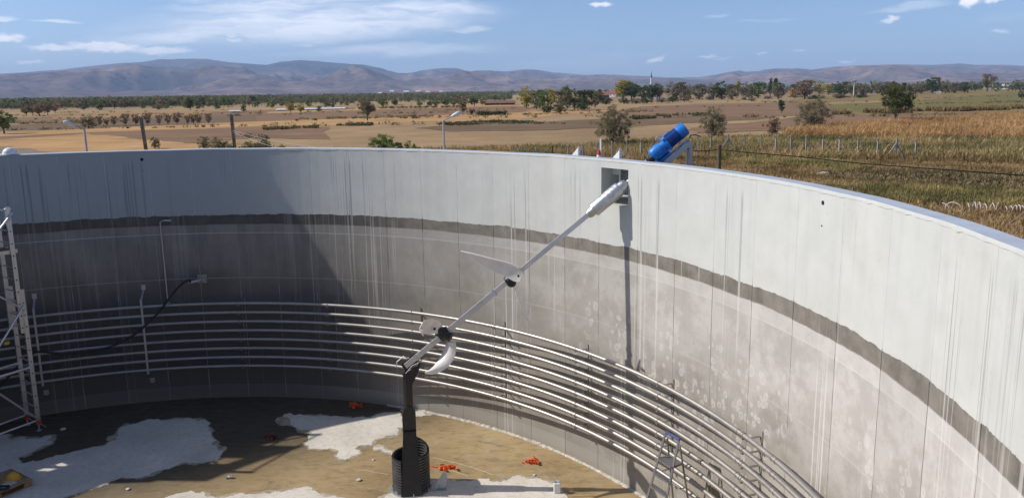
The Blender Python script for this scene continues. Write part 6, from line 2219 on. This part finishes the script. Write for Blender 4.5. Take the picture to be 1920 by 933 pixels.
for i in range(16):
    x = 715 + i * 7.5 + rr.uniform(-3, 3); dd = rr.uniform(2200, 3000)
    k = dd / F; g = D(x, 185, dd)
    house(x, 0, rr.uniform(2.5, 5), 0, 10, 'tiny pale house in the distant town under the hills', M_WH, M_ROOF if i % 2 else M_SHED, nwin=0, dist=None if False else dd, gid='houses of the distant town') if False else None
    t = thing('house', (g.x, g.y, GZ), 'tiny pale house in the distant town under the hills', 'house', 'houses of the distant town')
    w_ = rr.uniform(5, 9); h_ = rr.uniform(6, 12)
    b = MB(); b.box(Vector((g.x, g.y, GZ + h_ / 2)), (w_, 5, h_ / 2)); b.build('wall', M_WH, t)
    b = MB(); c = Vector((g.x, g.y, GZ + h_)); b.add([c + Vector((-w_ - .5, -5.5, 0)), c + Vector((w_ + .5, -5.5, 0)), c + Vector((w_ + .5, 5.5, 0)), c + Vector((-w_ - .5, 5.5, 0)), c + Vector((-w_, 0, 3)), c + Vector((w_, 0, 3))], [(0, 1, 5, 4), (2, 3, 4, 5), (0, 4, 3), (1, 2, 5), (0, 3, 2, 1)]); b.build('roof', M_ROOF if i % 3 else M_SHED, t)
# minaret
g = G(1220.5, 186, GZ); dd = math.hypot(g.x, g.y); top = D(1222, 132, dd).z - GZ
mn = thing('minaret', g, 'slender white minaret with pointed grey cap rising above the village trees', 'minaret')
s_ = top / 32.0
M_LEAD = simple('lead_grey', (.10, .11, .13), .5)
for nm, pr, mt in (('shaft', [(0, 1.7), (4, 1.7), (5, 1.15), (17.6, 1.05)], M_WH), ('balcony', [(16.4, 1.1), (17.2, 1.75), (18.2, 1.75), (18.2, 1.0)], M_WH), ('upper_shaft', [(17.8, .95), (24, .9)], M_WH), ('cap', [(24, 1.1), (29.5, .22), (32, .05)], M_LEAD)):
    b = MB(); b.lathe([(a * s_, r_ * s_ * .95) for a, r_ in pr], g, z1, 14); b.build(nm, mt, mn, smooth=True)
# white pylon
p = G(1600, 182, GZ); dd = math.hypot(p.x, p.y); tz = D(1600, 149, dd).z
py = thing('power_pylon', p, 'thin white power pylon with cross arms among village trees', 'pylon')
b = MB(); b.tube([p, Vector((p.x, p.y, tz))], [.35, .16], 6); b.build('mast', M_WH, py)
for f in (.82, .93):
    b = MB(); c = Vector((p.x, p.y, GZ + (tz - GZ) * f)); b.box(c, (1.7, .15, .12)); b.build('cross_arm', M_WH, py)

# ------------------------------------------------------------------ haze: even air over the whole valley
def haze_box():
    b = MB(); H_ = 760.0
    b.box((0, 0, (H_ - 1.5) / 2 ), (EXT + 400, EXT + 400, (H_ + 1.5) / 2))
    m = bpy.data.materials.new('haze'); m.use_nodes = True
    nt = NT(m.node_tree); nt.n.clear()
    o_ = nt.new('ShaderNodeOutputMaterial'); v = nt.new('ShaderNodeVolumePrincipled')
    v.inputs['Color'].default_value = (0.46, 0.66, 1.0, 1)
    v.inputs['Density'].default_value = HAZE_D
    v.inputs['Anisotropy'].default_value = 0.0
    nt.l.new(v.outputs[0], o_.inputs['Volume'])
    o = b.build('haze', m)
    tag(o, 'thin even blue haze filling the valley air', 'haze', kind='stuff')
HAZE_D = 7.0e-5
haze_box()
tuft_field('dark_turf', rim_clear(px_region([(1540, 325), (1600, 317), (1760, 324), (1860, 329), (2150, 338), (2150, 366), (1880, 360), (1760, 352), (1640, 345), (1570, 338)])), 9000, 8, .24, .03, 6, leaf_mat('turf_dark', (0.05, 0.06, 0.03), (0.20, 0.17, 0.10), 0),
           lambda p, rs: .3 + 1.3 * nz_(p, .3, 8), 'dark damp trampled turf across the middle of the right side', 'turf', .7)

def scrub():
    rs = np.random.RandomState(17); V = []; T_ = []
    n = 0
    while n < 900:
        px_ = rs.uniform(-200, 2100); a = az_of(px_); d = 150 * (560 / 150) ** rs.random()
        x = d * math.sin(a); y = d * math.cos(a)
        if abs(noise.noise(Vector((x / 160, y / 38, 7.7)))) > .035: continue
        h = rs.uniform(.35, 1.1); w_ = h * rs.uniform(1.5, 3.5); k = 26
        dd = rs.normal(size=(k, 3)); dd /= np.linalg.norm(dd, axis=1)[:, None]; dd *= np.array([w_ * .5, w_ * .5, h * .5]) * (rs.random(k) ** .4)[:, None]
        p = np.array([x, y, GZ + h * .45]) + dd
        t1_ = rs.normal(size=(k, 3)); t1_ /= np.linalg.norm(t1_, axis=1)[:, None]; t2_ = np.cross(t1_, rs.normal(size=(k, 3))); t2_ /= np.linalg.norm(t2_, axis=1)[:, None]
        s_ = (.22 * rs.uniform(.5, 1.2, k))[:, None]
        V.append(np.stack([p - t1_ * s_, p + t2_ * s_ * .6, p + t1_ * s_, p - t2_ * s_ * .6], 1)); T_.append(np.clip(rs.normal(.5, .25, k), 0, 1)); n += 1
    V = np.concatenate(V); T_ = np.concatenate(T_)
    o = raw_mesh('field_scrub', V.reshape(-1, 3), np.arange(len(V) * 4).reshape(-1, 4), [G_DKW], attr=('tint', np.stack([T_] * 3, 1)))
    tag(o, 'low scrub and weeds straggling along the field edges across the plain', 'scrub', kind='stuff')
scrub()
